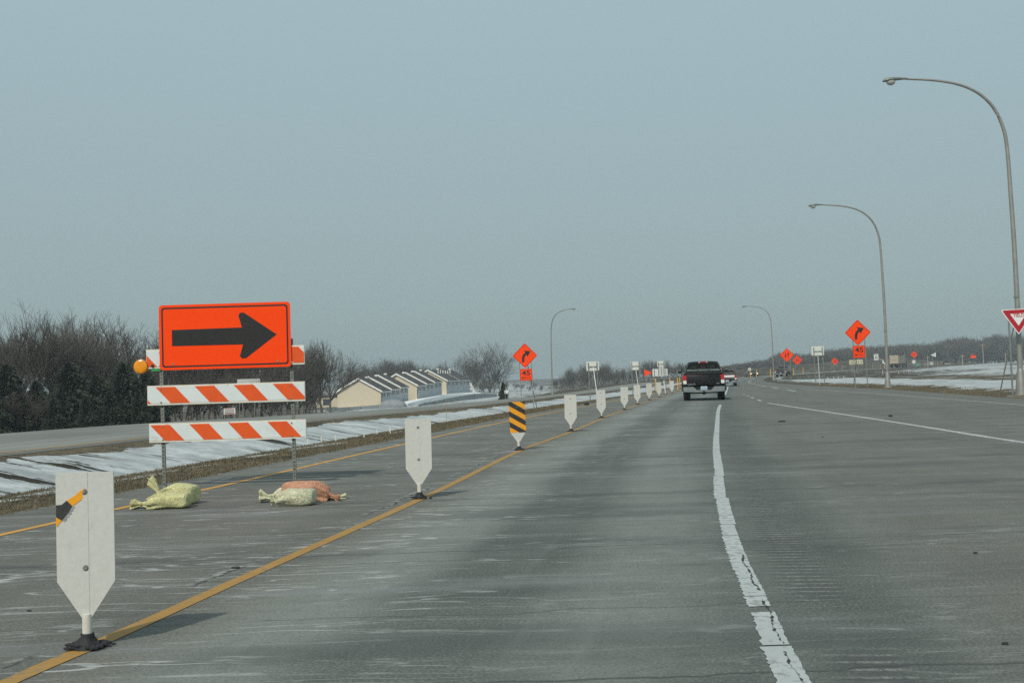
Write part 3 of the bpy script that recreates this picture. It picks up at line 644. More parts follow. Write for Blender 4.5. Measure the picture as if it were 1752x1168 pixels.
def bag_mat(name, c):
    t = NT(name, .55, 0, .4); n = t.noise(t.coord(), 9, 5, .65); w = t.noise(t.coord(), 60, 2)
    k = t.mix(t.step(n, .3, .75), tuple(x*.72 for x in c), c); k = t.mix(t.mul(t.step(t.noise(t.coord(), 5, 5, .7), .54, .72), .42), k, (.22, .20, .13))
    t.col(k); wr = t.noise(t.coord(), 14, 3, .6, 2.2); t.bump(t.add(t.add(n, t.mul(w, .12)), t.mul(t.math('ABSOLUTE', t.math('SUBTRACT', wr, .5)), 1.7)), .026, .9); return t.m
M['bag_y'] = bag_mat("yellow_green_bag", (.72, .70, .36)); M['bag_g'] = bag_mat("pale_green_bag", (.70, .70, .48)); M['bag_o'] = bag_mat("orange_bag", (.64, .33, .21))
def sandbag(label, loc, rz, L, W, H, mat, seed, neck=.16, flare=.055, up=0, tilt=0, z=0, tie=None):
    r = random.Random(seed); ph = [r.uniform(0, 6.28) for _ in range(8)]; Mk = 36; rings = []
    P = [(-neck, .62), (-neck*.93, .80), (-neck*.78, .66), (-neck*.60, .50), (-neck*.46, .38), (-neck*.36, .36), (-neck*.24, .42), (-neck*.05, .60), (.05*L, .74), (.12*L, .86), (.22*L, .95), (.36*L, 1.0), (.52*L, 1.02), (.66*L, 1.02), (.80*L, 1.0), (.91*L, .94), (.97*L, .80), (.99*L, .58), (L, .3)]
    X_ = [p[0] for p in P]; S_ = [p[1] for p in P]; xs = np.concatenate([np.linspace(-neck, .1*L, 20), np.linspace(.13*L, .9*L, 18), np.linspace(.92*L, L, 8)])
    for x in xs:
        k = float(np.interp(x, X_, S_)); isn = x < 0; q = min(1, max(0, 1-x/(.55*L))) if x > 0 else 1; ring = []
        lift = up*min(1, -x/neck) if isn else 0; cz = H*(.30 if isn else .30+.2*min(1, x/(.25*L)))
        fa = (.40 if x < -neck*.55 else .16)*(-x/neck if x < -neck*.55 else 1) if isn else .15*q**1.3+.02
        for m in range(Mk):
            a = 2*math.pi*m/Mk; ca, sa = math.cos(a), math.sin(a)
            f = 1+fa*math.sin(6*a+ph[2]+(.8 if isn else 2*x/L))+fa*.6*math.sin(11*a+ph[3])+.03*math.sin(3*a+9*x/L+ph[5])
            wy = (W*.5 if not isn else flare*1.5)*k; hz = (H*.52 if not isn else flare*1.0)*k
            yy = wy*math.copysign(abs(ca)**.62, ca)*f+(.02*math.sin(8*x/L+ph[1])); zz = cz+lift+hz*math.copysign(abs(sa)**.7, sa)*f
            zz += tilt*max(0, x/L)-(.30*z*abs(ca)**2 if z else 0)
            ring.append((x-L/2, yy, max(0.003*(1+math.sin(a)), zz) if z == 0 else zz))
        rings.append(ring)
    o = thing('sandbag', label, 'sandbag', (loc[0], loc[1], z), rz, 'sandbags holding down the barricade posts')
    MB().loft(rings).build('bag', mat, o, smooth=True)
    xt = -L/2-neck*.38; ct = H*.30+up*.4; MB().tube([(xt, flare*.4*math.cos(t), ct+flare*.32*math.sin(t)) for t in np.linspace(0, 6.28, 15)], .006, 5).build('tie', tie or M['tan_post'], o)
    return o
def gb(u, v): return gp(u, v)
p = gb(283, 871); sandbag('yellow green sandbag lying flat in front at the left barricade post', (p.x, p.y+.15, 0), .04, .49, .30, .175, M['bag_y'], 3, .19, .062)
p = gb(299, 866); sandbag('yellow green sandbag behind another, its neck sticking up at the left barricade post', (p.x-.02, p.y+.30, 0), -.26, .44, .30, .23, M['bag_y'], 5, .19, .060, .21)
p = gb(503, 866); sandbag('pale green sandbag slumped in front of the orange one at the right barricade post', (p.x, p.y+.14, 0), -.08, .44, .28, .185, M['bag_g'], 8, .06, .05)
p = gb(515, 862); sandbag('faded orange sandbag lying across the others at the right barricade post', (p.x, p.y+.32, 0), math.pi-.08, .56, .32, .235, M['bag_o'], 11, .13, .05, -.05)
p = gb(482, 862); sandbag('olive green sandbag half hidden at the left of the orange one', (p.x, p.y+.30, 0), .12, .30, .24, .16, M['bag_g'], 15, .17, .075, .04)
p = gb(545, 860); sandbag('flattened green bag end poking out at the right of the orange sandbag', (p.x-.02, p.y+.36, 0), math.pi+.1, .24, .20, .09, M['bag_g'], 19, .17, .045, -.01)

# ------------------------------------------------------------------ road signs
def upost(mb, x, z0, z1, y=.012, w=.03, lean=0, mi=0):
    d = w*.55
    mb.add([(x+sx*w, y+sy*d, z0) for sx, sy in ((-1, 0), (1, 0), (1, 1.6), (-1, 1.6))]+[(x+lean+sx*w, y+sy*d, z1) for sx, sy in ((-1, 0), (1, 0), (1, 1.6), (-1, 1.6))],
           [(0, 1, 5, 4), (1, 2, 6, 5), (2, 3, 7, 6), (3, 0, 4, 7), (4, 5, 6, 7)], mi)
def diamond(cx, cz, d, r): return rpoly([(cx, cz+d/2), (cx-d/2, cz), (cx, cz-d/2), (cx+d/2, cz)], r, 3)
def sign_root(name, label, cat, u, vbase, y, group=None):
    p = atd(u, vbase, y); z = ground_z(p.x, p.y); return thing(name, label, cat, (p.x, p.y, z), 0, group)
def post_parts(root, posts, mat='steel', w=.03, yoff=.012):
    for (u0, v0, u1, v1) in posts:
        b = root.location; a = rel(u0, v0, b.y, b); c = rel(u1, v1, b.y, b); mb = MB(); upost(mb, a[0], min(a[1], 0)-.25, c[1], yoff, w, c[0]-a[0]); mb.build('post', M[mat], root)
def ring_face(mb, outer, inner, y, mi):
    n = len(outer); mb.add([(x, y, z) for x, z in outer]+[(x, y, z) for x, z in inner], [(i, (i+1) % n, (i+1) % n+n, i+n) for i in range(n)], mi)
def diamond_plate(root, u, v, px, kind, r=.05, part='diamond_plate'):
    b = root.location; cx, cz = rel(u, v, b.y, b); D = px*b.y/F; mb = MB(); r *= D/1.72*1.7
    mb.prism(diamond(cx, cz, D, r), -.006, 0, 0); ring_face(mb, diamond(cx, cz, D*.955, r*.8), diamond(cx, cz, D*.915, r*.7), -.0066, 1)
    def P(pts): mb.prism([(cx+x*D, cz+z*D) for x, z in pts], -.009, -.0062, 1)
    if kind == 'curve':
        pin = [(-.095, -.26), (-.098, -.17), (-.09, -.08), (-.06, .02), (-.005, .09), (.05, .125)]; pout = [(-.025, -.26), (-.028, -.17), (-.018, -.10), (.005, -.035), (.04, .015), (.085, .045)]
        pin = [(-.115, -.265), (-.122, -.17), (-.115, -.07), (-.085, .02), (-.03, .085), (.025, .12)]
        P(pin+[(-.035, .20), (.235, .175), (.11, -.045)]+[(.065, .03)]+pout[::-1][1:])
    else:
        for s in (-1, 1):
            x = .095*s; P([(x-.028, -.17*s), (x+.028, -.17*s), (x+.028, .06*s), (x+.08, .06*s), (x, .20*s), (x-.08, .06*s), (x-.028, .06*s)])
    return mb.build(part, [M['orange'], M['black']], root)
def mph_plaque(root, u, v, wpx, hpx):
    b = root.location; cx, cz = rel(u, v, b.y, b); k = b.y/F; w, h = wpx*k, hpx*k; mb = MB()
    mb.prism(rrect(w, h, .04, 3, cx, cz), -.006, 0, 0); ring_face(mb, rrect(w*.95, h*.95, .03, 3, cx, cz), rrect(w*.90, h*.90, .02, 3, cx, cz), -.0066, 1)
    o = mb.build('speed_plaque', [M['orange'], M['black']], root)
    link('lettering', text_mesh('45', h*.42, M['black'], .02, cx, cz+h*.15, -.0065, fit=w*.68), o)
    link('lettering', text_mesh('M.P.H.', h*.15, M['black'], .012, cx, cz-h*.26, -.0065, fit=w*.68), o)
def curve_sign(label, y, u, v, px, plq, posts, brace):
    root = sign_root('curve_sign', label, 'road sign', u, posts[0][1], y, 'orange right bend signs with 45 plaques')
    diamond_plate(root, u, v, px, 'curve'); mph_plaque(root, *plq); post_parts(root, posts)
    b = root.location; mb = MB()
    a = rel(brace[0], brace[1], b.y, b); c = rel(brace[2], brace[3], b.y, b)
    mb.tube([(a[0], brace[4], min(a[1], 0)-.2), (c[0], .05, c[1])], .03, 6); mb.build('brace', M['steel_w'], root); return root
curve_sign('orange right bend sign with 45 plaque, left of the road beyond the striped marker', 78, 898, 608.2, 43, (900, 640.7, 20.6, 20), [(893.2, 692, 888.5, 617), (914, 695, 908.5, 617)], (921, 697, 903, 625, 1.2))
curve_sign('orange right bend sign with 45 plaque, in the snow right of the road', 82, 1467.5, 568.8, 45, (1469.8, 601.5, 20.6, 21), [(1464, 659.5, 1459, 575), (1485.2, 660.5, 1479, 575)], (1465.5, 661, 1465.5, 612, .9))

def twoway(label, y, u, v, px, posts, mat='steel'):
    root = sign_root('two_way_sign', label, 'road sign', u, posts[0][1], y, 'orange two way traffic signs')
    diamond_plate(root, u, v, px, 'two'); post_parts(root, posts, mat); return root
twoway('largest orange diamond sign with two opposite arrows, left of the pale braced sign back', 135, 1346.3, 607.2, 24.3, [(1343.5, 653, 1341.5, 608), (1353.8, 654, 1351.5, 606)])
twoway('orange two arrow diamond sign overlapped at its left by a larger one', 188, 1364, 616, 17, [(1361, 643, 1360.5, 617), (1369.5, 643.5, 1368, 617)])
twoway('small orange two arrow diamond sign standing alone on the dark bank', 250, 1428.3, 617.7, 12.9, [(1426.8, 636.5, 1426.5, 617), (1432.2, 636.5, 1431, 617)])
r4 = twoway('small orange two arrow diamond sign above a little white diamond, right of the grain trailer', 268, 1563.7, 606.5, 12.4, [(1562.8, 629, 1562.6, 606), (1566.8, 629, 1566.2, 606)])
b = r4.location; cx, cz = rel(1563.4, 618.7, b.y, b); MB().prism(diamond(cx, cz, 8*b.y/F, .05), -.02, -.012).build('white_plate', M['alu_white'], r4)

def back_sign(label, y, u, v, w, h, posts, mat='alu_white', cross=True, brace=None, group='backs of road signs', rzp=0):
    root = sign_root('sign_back', label, 'road sign', u, posts[0][1], y, group); b = root.location; k = b.y/F; cx, cz = rel(u, v, b.y, b)
    MB().prism(rrect(w*k, h*k, .05, 3, cx, cz), -.004, .003).build('plate', M[mat], root)
    post_parts(root, posts, 'steel_w', .036, -.062)
    if cross:
        xs = [rel(q[2], q[3], b.y, b)[0] for q in posts]; MB().box(min(xs)-.03, max(xs)+.03, -.045, -.004, cz-.045-.05*h*k, cz+.03-.05*h*k).build('crossbar', M['steel_w'], root)
    if brace:
        a = rel(brace[0], brace[1], b.y, b); c = rel(brace[2], brace[3], b.y, b)
        MB().tube([(a[0], -brace[4], min(a[1], 0)-.2), (c[0], -.09, c[1])], .028, 6).build('brace', M['alu'], root)
    return root
back_sign('nearest pale sign back left of the road, with crossbar and slanting brace', 86, 1014, 626.3, 22, 15.6, [(1010.5, 684, 1006.3, 620.5), (1023.8, 683, 1021, 619.5)], brace=(1022.5, 680, 1015, 628, 1.6))
back_sign('narrow pale sign back with slanting brace, second of those left of the road', 118, 1086, 625.6, 13.6, 14.2, [(1082.8, 678, 1080.3, 619.6), (1095, 677, 1093, 618.8)], brace=(1092.5, 672, 1087, 628, 1.4))
back_sign('pale wide sign back standing behind a taller narrow one, beside the orange pennant', 142, 1129.2, 637, 25.8, 12.6, [(1120.4, 668, 1119.3, 632), (1140, 667, 1138.8, 632)], cross=False)
rt = back_sign('tall pale sign back of two stacked plates in front of a wider one', 137, 1130.4, 622.3, 12.2, 9.6, [(1128, 669, 1125.8, 619), (1137.6, 668, 1135.4, 618.5)], brace=None)
b = rt.location; cx, cz = rel(1131.6, 634.3, b.y, b); k = b.y/F
MB().prism([(cx-5.4*k, cz+7.4*k), (cx-5.4*k, cz-7.4*k), (cx-2.5*k, cz-7.6*k), (cx+.2*k, cz-10.5*k), (cx+3*k, cz-7.6*k), (cx+5.4*k, cz-7.4*k), (cx+5.4*k, cz+7.4*k)], -.004, .003).build('lower_plate', M['alu'], rt)
MB().box(cx-.03, cx+.03, -.03, -.004, cz-7*k, cz+7*k).build('stiffener', M['steel_w'], rt)
back_sign('white sign back with dark crossbar right of the road, left of the bend sign', 106, 1399, 600, 21.2, 15.6, [(1396, 658, 1391.8, 594.5), (1410.9, 657, 1406.3, 593.5)], brace=(1398.6, 650, 1398.4, 601, .8))
back_sign('cream sign back low behind the posts of the right bend sign, left one of two', 192, 1458.6, 619.7, 11, 8, [(1456.4, 635, 1456, 617), (1459, 635, 1458.6, 617)], 'alu_cream', False)
r5 = back_sign('cream sign back low behind the right bend sign, right one of two', 192, 1471, 618.8, 10.5, 8, [(1473.4, 634, 1473, 616), (1468.5, 634, 1468.2, 616)], 'alu_cream', False)
back_sign('big grey sign back on four thin legs beyond the opposite road behind the barricade', 100, 425.5, 654.5, 39, 13, [(409, 716, 411, 660), (416.4, 715.5, 414.2, 660), (435.3, 713, 437, 658), (444, 713, 442, 658)], 'alu', False)
back_sign('small pale sign back low beside the white pennant sign', 255, 1594, 621.6, 6.2, 4.8, [(1596.2, 628.5, 1596, 620), (1592.8, 628.5, 1592.6, 620)], 'alu', False)
back_sign('small white sign back at the bend, behind the oncoming car', 210, 1282.6, 631.4, 4.9, 4.6, [(1283.6, 649, 1282.8, 631)], 'alu_white', False)
back_sign('small white sign on the far verge beside a dark little spruce', 175, 867, 670.3, 8, 5.6, [(864.5, 677, 864.3, 669), (869.8, 677, 869.6, 669)], 'sign_white', False)

def flat_sign(name, label, cat, y, u, vbase, polypx, mats, posts, part='plate', rim=None):
    root = sign_root(name, label, cat, u, vbase, y); b = root.location
    pts = [rel(pu, pv, b.y, b) for pu, pv in polypx]; mb = MB(); mb.prism(pts, -.008, 0, 0); mb.build(part, mats, root); post_parts(root, posts); return root
flat_sign('pennant_sign', 'orange triangular pennant sign pointing right above the panel markers', 'road sign', 150, 1109, 668, [(1102, 631.8), (1103.2, 644), (1115.5, 637)], [M['orange']], [(1106, 668, 1105.5, 636), (1114, 667, 1113, 637)])
w5 = flat_sign('pennant_sign', 'white triangular pennant sign pointing left by the far road', 'road sign', 250, 1599, 630, [(1592.3, 607.3), (1601, 602.8), (1601.2, 610.4)], [M['sign_white']], [(1596, 628, 1595.6, 607), (1601, 631, 1599.9, 607)])
b = w5.location; q = rel(1599, 606.8, b.y, b); mb = MB()
for dz in (.12, -.06): mb.box(q[0]-.35, q[0]+.12, -.012, -.0082, q[1]+dz-.04, q[1]+dz+.02)
mb.build('lettering', M['black'], w5)
fo = flat_sign('orange_sign', 'small orange rectangular sign on thin posts at the foot of the far wood', 'road sign', 285, 1665, 624, [(1660.8, 607.8), (1669.3, 607.6), (1669.4, 612), (1660.9, 612.2)], [M['orange']], [(1663.4, 624, 1663.2, 610), (1667.6, 624, 1667.4, 610)])
flat_sign('green_sign', 'tiny green sign low beside the little white diamond', 'road sign', 275, 1569.5, 628, [(1566.4, 622.8), (1572.2, 622.6), (1572.2, 625.8), (1566.4, 626)], [M['teal']], [(1569, 629, 1569, 624)])
sp = flat_sign('speed_limit_sign', 'white speed limit sign left of the second lamp pole', 'road sign', 176, 1499.2, 637, [(1495, 605.9), (1502.6, 605.4), (1503.2, 615.4), (1495.7, 616)], [M['sign_white']], [(1498.2, 637, 1497, 606), (1504.4, 637.5, 1502.4, 606)])
b = sp.location; q = rel(1499.1, 610.7, b.y, b); link('lettering', text_mesh('45', .36, M['black'], .03, q[0], q[1]-.12, -.0085, fit=.46), sp)
link('lettering', text_mesh('SPEED', .10, M['black'], .02, q[0], q[1]+.33, -.0085, fit=.5), sp); link('lettering', text_mesh('LIMIT', .10, M['black'], .02, q[0], q[1]+.19, -.0085, fit=.42), sp)
es = flat_sign('notice_sign', 'small white and red notice board under the trees beyond the opposite road', 'sign', 96, 392.5, 716, [(383, 698.5), (402.5, 697.5), (402.5, 708), (383, 709)], [M['sign_white']], [(384.5, 716, 384, 699), (401.5, 715, 401, 698)])
b = es.location
for v, dv, mi_ in ((698.9, .9, 'red'), (701.2, 1.0, 'black'), (703.4, 1.1, 'black'), (705.6, 1.2, 'black'), (707.6, .9, 'red')):
    a = rel(384.5, v, b.y, b); c = rel(401, v, b.y, b); MB().box(a[0], c[0], -.011, -.0082, a[1]-dv*b.y/F, a[1]).build('lettering', M[mi_], es)
# yield sign
Yd = 48.5
yr = sign_root('yield_sign', 'red and white triangular YIELD sign in front of the nearest lamp pole', 'road sign', 1733, 669, Yd); b = yr.location
T = [rel(1711.5, 530.2, Yd, b), rel(1743.2, 572.5, Yd, b), rel(1772.5, 526.5, Yd, b)]; c3 = ((T[0][0]+T[2][0])/2, (T[0][1]+T[2][1])/2); ctr = (sum(p[0] for p in T)/3, sum(p[1] for p in T)/3)
def tri(s, r): return rpoly([(ctr[0]+(x-ctr[0])*s, ctr[1]+(z-ctr[1])*s) for x, z in T], r, 4)
mb = MB(); mb.prism(tri(1, .05), -.006, 0, 0); mb.prism(tri(.92, .045), -.008, -.006, 1); mb.prism(tri(.47, .02), -.010, -.008, 0)
tp = mb.build('plate', [M['sign_white'], M['red']], yr)
link('lettering', text_mesh('YIELD', .15, M['red'], .02, ctr[0], ctr[1]+.095, -.0101, fit=.46), tp)
post_parts(yr, [(1733.2, 669, 1726, 540)], 'steel', .036)
a = rel(1724.3, 670, Yd, b); c = rel(1735.5, 560, Yd, b); MB().tube([(a[0], 1.0, -.2), (c[0], .07, c[1])], .03, 6).build('brace', M['steel_w'], yr)

# ------------------------------------------------------------------ street lamps
def lamp_proto(label):
    y = 49.0; p = atd(1747, 667, y); z = ground_z(p.x, p.y); root = thing('street_lamp', label, 'street lamp', (p.x, p.y, z), 0, 'curved street lamps'); b = root.location
    px = [(1741.5, 540), (1737, 450), (1732, 370), (1729, 330), (1725.5, 280), (1721, 238), (1712, 207), (1698, 182), (1676, 161), (1650, 148), (1620, 140.5), (1588, 137), (1550, 135.3)]
    pts = [rel(u, v, y, b) for u, v in px]; pts = [(0, 1.1)]+pts
    P = pchip([(i, q[0]) for i, q in enumerate(pts)]); Q = pchip([(i, q[1]) for i, q in enumerate(pts)]); tt = np.linspace(0, len(pts)-1, 48)
    path = [(float(P(t)), 0, float(Q(t))) for t in tt]; rad = [.115-.068*(t/tt[-1])**.8 for t in tt]
    MB().tube(path, rad, 12).build('pole', M['pole'], root, smooth=40)
    MB().tube([(0, 0, -.2), (0, 0, .03), (0, 0, .05), (0, 0, 1.0), (0, 0, 1.14)], [.30, .30, .24, .15, .12], 12).build('base', M['pole'], root, smooth=30)
    MB().tube([(-.02, 0, 4.2), (-.02, 0, 4.26)], [.118, .118], 12).build('collar', M['steel_w'], root)
    e = path[-1]; hx = lambda u, v: rel(u, v, y, b)
    h = MB(); secs = [(1556, 135.3, .035, .03), (1550, 135.2, .06, .06), (1540, 135.4, .10, .085), (1530, 136.0, .15, .11), (1520, 137.2, .165, .12), (1513, 138.6, .12, .10), (1509.8, 139.6, .03, .03)]
    rings = []
    for u, v, wy, hz in secs:
        c = hx(u, v); rings.append([(c[0], wy*math.cos(2*math.pi*k/14), c[1]+hz*(.9 if math.sin(2*math.pi*k/14) > 0 else .55)*math.sin(2*math.pi*k/14)) for k in range(14)])
    hd = h.loft(rings).build('lamp_head', simple("lamp_head_grey", (.20, .22, .20), .5, .3), root, smooth=40)
    c = hx(1524, 141.3); MB().ball((c[0], 0, c[1]+.02), (.20, .14, .15), 14, 8).build('lens', simple("lamp_lens", (.34, .36, .34), .15, 0, .1, 10, .7), hd, smooth=True)
    c = hx(1534, 133.6); MB().tube([(c[0], 0, c[1]), (c[0], 0, c[1]+.05)], [.03, .025], 8).build('photocell', M['steel_w'], hd)
    return root
lamp = lamp_proto('tallest curved street lamp, standing behind the YIELD sign at the snow edge')
HL = rel(1722, 137, 49.0, lamp.location)[1]
def lamp_copy(label, y, u, v, vtop, rz, sxy=1):
    p = atd(u, v, y); z = ground_z(p.x, p.y); o = copy_tree(lamp); o['label'] = label; o.location = (p.x, p.y, z); o.rotation_euler = (0, 0, rz)
    s = (atd(u, vtop, y).z-z)/HL; o.scale = (s*sxy, s, s); return o
lamp_copy('curved street lamp right of the bend sign, arm reaching over the road', 79, 1519, 660.5, 351, 0)
lamp_copy('distant curved street lamp in front of the dark bank, left of the two arrow signs', 160, 1324, 650.5, 524, 0)
lamp_copy('distant curved street lamp beyond the snow on the far side of the opposite road', 150, 945.4, 677, 533, math.radians(180-42))

# ------------------------------------------------------------------ vehicles (heading +y, rear at y=0)
def rring(y, hw, z0, z1, r=.10, n=4, cx=0, tumble=0):
    p = []
    for x, z in rrect(2*hw, z1-z0, min(r, (z1-z0)*.45, hw*.45), n, cx, (z0+z1)/2):
        k = (z-z0)/(z1-z0); p.append((x*(1-tumble*k), y, z))
    return p
def wheel(root, x, y, r, w, s):
    o = MB().tube([(x-w/2, y, r), (x-w/2+.03, y, r), (x+w/2-.03, y, r), (x+w/2, y, r)], [r-.04, r, r, r-.04], 20).build('wheel', M['tyre'], root, smooth=40)
    MB().tube([(x+s*w/2-.01, y, r), (x+s*(w/2+.006), y, r)], [r*.58, r*.5], 16).build('rim', M['alu'], o, smooth=40)
def pickup(label, loc, rz, paint_, W=2.04, H=1.93, L=5.85, tow=True, band=None, detail=True, scale=1, head=False, plate_txt=True):
    root = thing('pickup_truck', label, 'pickup truck', loc, rz); root.scale = (scale,)*3
    hw = W/2; P = M[paint_]; zb = .60*H/1.93; belt = 1.36*H/1.93
    body = MB()
    body.loft([rring(.04, hw*.95, zb+.12, belt-.02, .10), rring(.10, hw*.97, zb, belt, .12), rring(.8, hw*.985, zb-.08, belt+.01, .14), rring(2.2, hw*.99, zb-.12, belt+.01, .14), rring(3.9, hw*.985, zb-.12, belt-.02, .14),
               rring(4.6, hw*.96, zb-.08, belt-.08, .2), rring(5.5, hw*.90, zb-.05, belt-.16, .22), rring(5.75, hw*.82, zb, belt-.3, .2)])
    for s in (-1, 1):                                          # flared wheel arches
        for yy in (1.15, 4.75):
            pts = [(s*(hw*.985+.015), yy+.52*math.cos(a), .42+.50*math.sin(a)) for a in np.linspace(.1, math.pi-.1, 12)]; body.tube(pts, .05, 6)
    body.build('body', P, root, smooth=35)
    cab = MB(); ch = H-belt
    def cr(y, w0, w1, z1): return [(-w0, y, belt-.05), (w0, y, belt-.05), (w0*.985, y, belt+ch*.10), (w1+.05, y, z1-.10), (w1, y, z1-.03), (w1*.6, y, z1), (-w1*.6, y, z1), (-w1, y, z1-.03), (-w1-.05, y, z1-.10), (-w0*.985, y, belt+ch*.10)]
    w0, w1 = hw*.90, hw*.70
    cab.loft([cr(1.93, w0*.98, w1*.96, H-.10), cr(2.05, w0, w1, H-.02), cr(2.9, w0*1.01, w1*1.02, H), cr(3.5, w0, w1, H-.03), cr(4.35, w0*.9, w1*.97, belt+.08)])
    c_ = cab.build('cab', P, root, smooth=30)
    g = MB(); zt = H-.13; zl = belt+.07; wl, wt = w0*.90, w1*.93
    def yb(z): return 1.915+.05*(z-belt)/ch
    g.add([(-wl, yb(zl), zl), (wl, yb(zl), zl), (wt, yb(zt), zt), (-wt, yb(zt), zt)], [(0, 1, 2, 3)])
    wn_ = g.build('rear_window', M['pale_glass'], c_)  # glass colour paled to stand for the sky-lit windscreen showing through
    fr = MB()
    for x in (-.27, .27): fr.box(x-.014, x+.014, 1.895, 1.92, zl, zt)
    fr.build('window_divider', M['dark'], wn_)
    iv = MB()                                                  # headrests seen through the glass
    for x in (-.45, 0, .45): iv.prism(rrect(.26, .17, .05, 3, x, zl+.20), 1.902, 1.908)
    iv.build('headrest', M['dark'], wn_)
    for s in (-1, 1):
        sw = MB(); sw.add([(s*(w0+.012), 2.15, belt+.06), (s*(w0+.012), 3.75, belt+.06), (s*(w1+.075), 3.45, H-.13), (s*(w1+.075), 2.2, H-.13)], [(0, 1, 2, 3)]); sw.build('side_window', M['glass'], c_)
    ws = MB(); ws.add([(-w0*.86, 4.36, belt+.10), (w0*.86, 4.36, belt+.10), (w1*.93, 3.62, H-.08), (-w1*.93, 3.62, H-.08)], [(0, 1, 2, 3)]); ws.build('windscreen', M['glass'], c_)
    MB().prism(rrect(.32, .045, .015, 3, 0, H-.065), 1.90, 2.0).build('brake_lamp', M['tail_red'], c_)
    bl = MB(); 
    for x in (-.18, .18): bl.prism(rrect(.09, .04, .012, 3, x, H-.066), 1.905, 2.0)
    bl.build('cargo_lamp', M['lens_white'], c_)
    # tailgate with rolled top lip and a shallow pressed panel
    tg = MB(); tw = hw*.80
    tg.loft([rring(-.01, tw, zb+.16, belt-.10, .05), rring(.035, tw, zb+.14, belt-.02, .05), rring(.09, tw, zb+.14, belt+.015, .04)])
    tg.tube([(-tw+.03, .0, belt-.045), (tw-.03, .0, belt-.045)], .045, 10)
    t_ = tg.build('tailgate', P, root, smooth=35)
    if band:
        MB().prism(rrect(tw*2-.06, .20, .02, 3, 0, belt-.20), -.022, -.012).build('pale_panel', M[band], t_); MB().prism(rrect(tw*2-.06, .05, .02, 3, 0, belt-.40), -.022, -.012).build('trim_strip', M['chrome'], t_)
    else:
        MB().prism(rrect(.24, .05, .012, 3, 0, belt-.20), -.022, -.012).build('handle', M['plastic'], t_)
        bd = MB()
        for i, wd_ in enumerate((.06, .04, .05, .05, .03, .05)): x = -tw+.06+i*.062; bd.prism(rrect(wd_*.8, .045, .008, 2, x, zb+.20+.02*(i > 3)), -.02, -.012)
        bd.box(-tw+.04, -tw+.44, -.017, -.012, zb+.165, zb+.18); bd.build('badge', M['chrome'], t_)
        b2 = MB(); b2.prism(rrect(.05, .05, .01, 2, tw-.18, zb+.22), -.02, -.012); b2.prism(rrect(.05, .05, .01, 2, tw-.10, zb+.22), -.02, -.012); b2.build('badge', M['chrome'], t_)
    for s in (-1, 1):
        lm = MB(); x = s*hw*.885; lm.prism(rrect(.17, .25, .03, 3, x, belt-.24), -.005, .12); l_ = lm.build('tail_lamp', M['tail_red'], root)
        MB().prism(rrect(.165, .17, .03, 3, x, belt-.46), -.003, .12).build('reversing_lens', M['lens_white'], l_)
    bp = MB(); bw = hw*.98; z0, z1 = zb-.19, zb+.07
    top = [(-bw, z1), (-.50, z1), (-.34, z1-.16), (.34, z1-.16), (.50, z1), (bw, z1)]; bot = [(bw*.97, z0+.03), (.5, z0), (-.5, z0), (-bw*.97, z0+.03)]
    bp.prism(top+bot, -.16, -.02); bp.build('bumper', M['chrome'], root, smooth=30)
    st = MB(); st.box(-.45, .45, -.12, .02, z0+.02, z1-.02); bq = st.build('step_recess', M['dark'], root)
    pl = MB().prism(rrect(.31, .155, .015, 3, 0, z1-.065), -.175, -.165); p_ = pl.build('number_plate', M['plate_blue'], root)
    tx = MB()
    for i in range(6): tx.box(-.115+i*.042, -.115+i*.042+.026, -.178, -.1752, z1-.10, z1-.045)
    tx.build('lettering', M['black'], p_)
    ub = MB(); ub.box(-hw*.7, hw*.7, .1, 5.4, .34, .58); ub.tube([(-hw*.8, 1.15, .40), (-.16, 1.15, .40), (0, 1.15, .40), (.16, 1.15, .40), (hw*.8, 1.15, .40)], [.05, .07, .15, .07, .05], 10); ub.box(-.06, .06, -.2, .3, .38, .47)
    ub.tube([(hw*.62, -.05, .38), (hw*.62, 1.0, .42)], .035, 8); ub.build('chassis', M['dark'], root)
    for s in (-1, 1):
        for yy in (1.15, 4.75): wheel(root, s*(hw-.17), yy, .41, .30, s)
        mr = MB()
        if tow:
            xm = s*(hw+.17); mr.prism(rrect(.20, .30, .05, 4, xm, belt+.11), 3.62, 3.74); mr.box(min(s*(w0), xm), max(s*w0, xm), 3.66, 3.70, belt+.03, belt+.06); mr.box(min(s*w0, xm), max(s*w0, xm), 3.66, 3.70, belt+.11, belt+.14)
        else:
            xm = s*(hw+.05); mr.prism(rrect(.20, .16, .04, 4, xm, belt+.06), 3.62, 3.74); mr.box(min(s*w0, xm), max(s*w0, xm), 3.66, 3.70, belt+.02, belt+.06)
        m_ = mr.build('mirror', M['plastic'], root)
        MB().prism(rrect(.15 if tow else .15, .12, .03, 3, xm, belt+(.17 if tow else .06)), 3.612, 3.618).build('mirror_glass', M['pale_glass'], m_)
    fb = MB(); fb.prism(rrect(hw*1.7, .22, .05, 3, 0, .60), 5.72, 5.86); fb.build('front_bumper', M['chrome'], root)
    for s in (-1, 1): MB().prism(rrect(.30, .18, .04, 3, s*hw*.68, belt-.38), 5.70, 5.80).build('headlamp', M['lens_white'], root)
    MB().prism(rrect(hw*.9, .24, .05, 3, 0, belt-.40), 5.72, 5.78).build('grille', M['dark'], root)
    return root
def hdg(y): return -math.atan(float((xL(y+2)-xL(y-2))/4))
p = atd(1205, 680, 59.0); pickup('black pickup truck with wide tow mirrors driving away just ahead', (p.x, p.y, float(zM(p.y))), hdg(50)+.02, 'black_paint', scale=1.07)
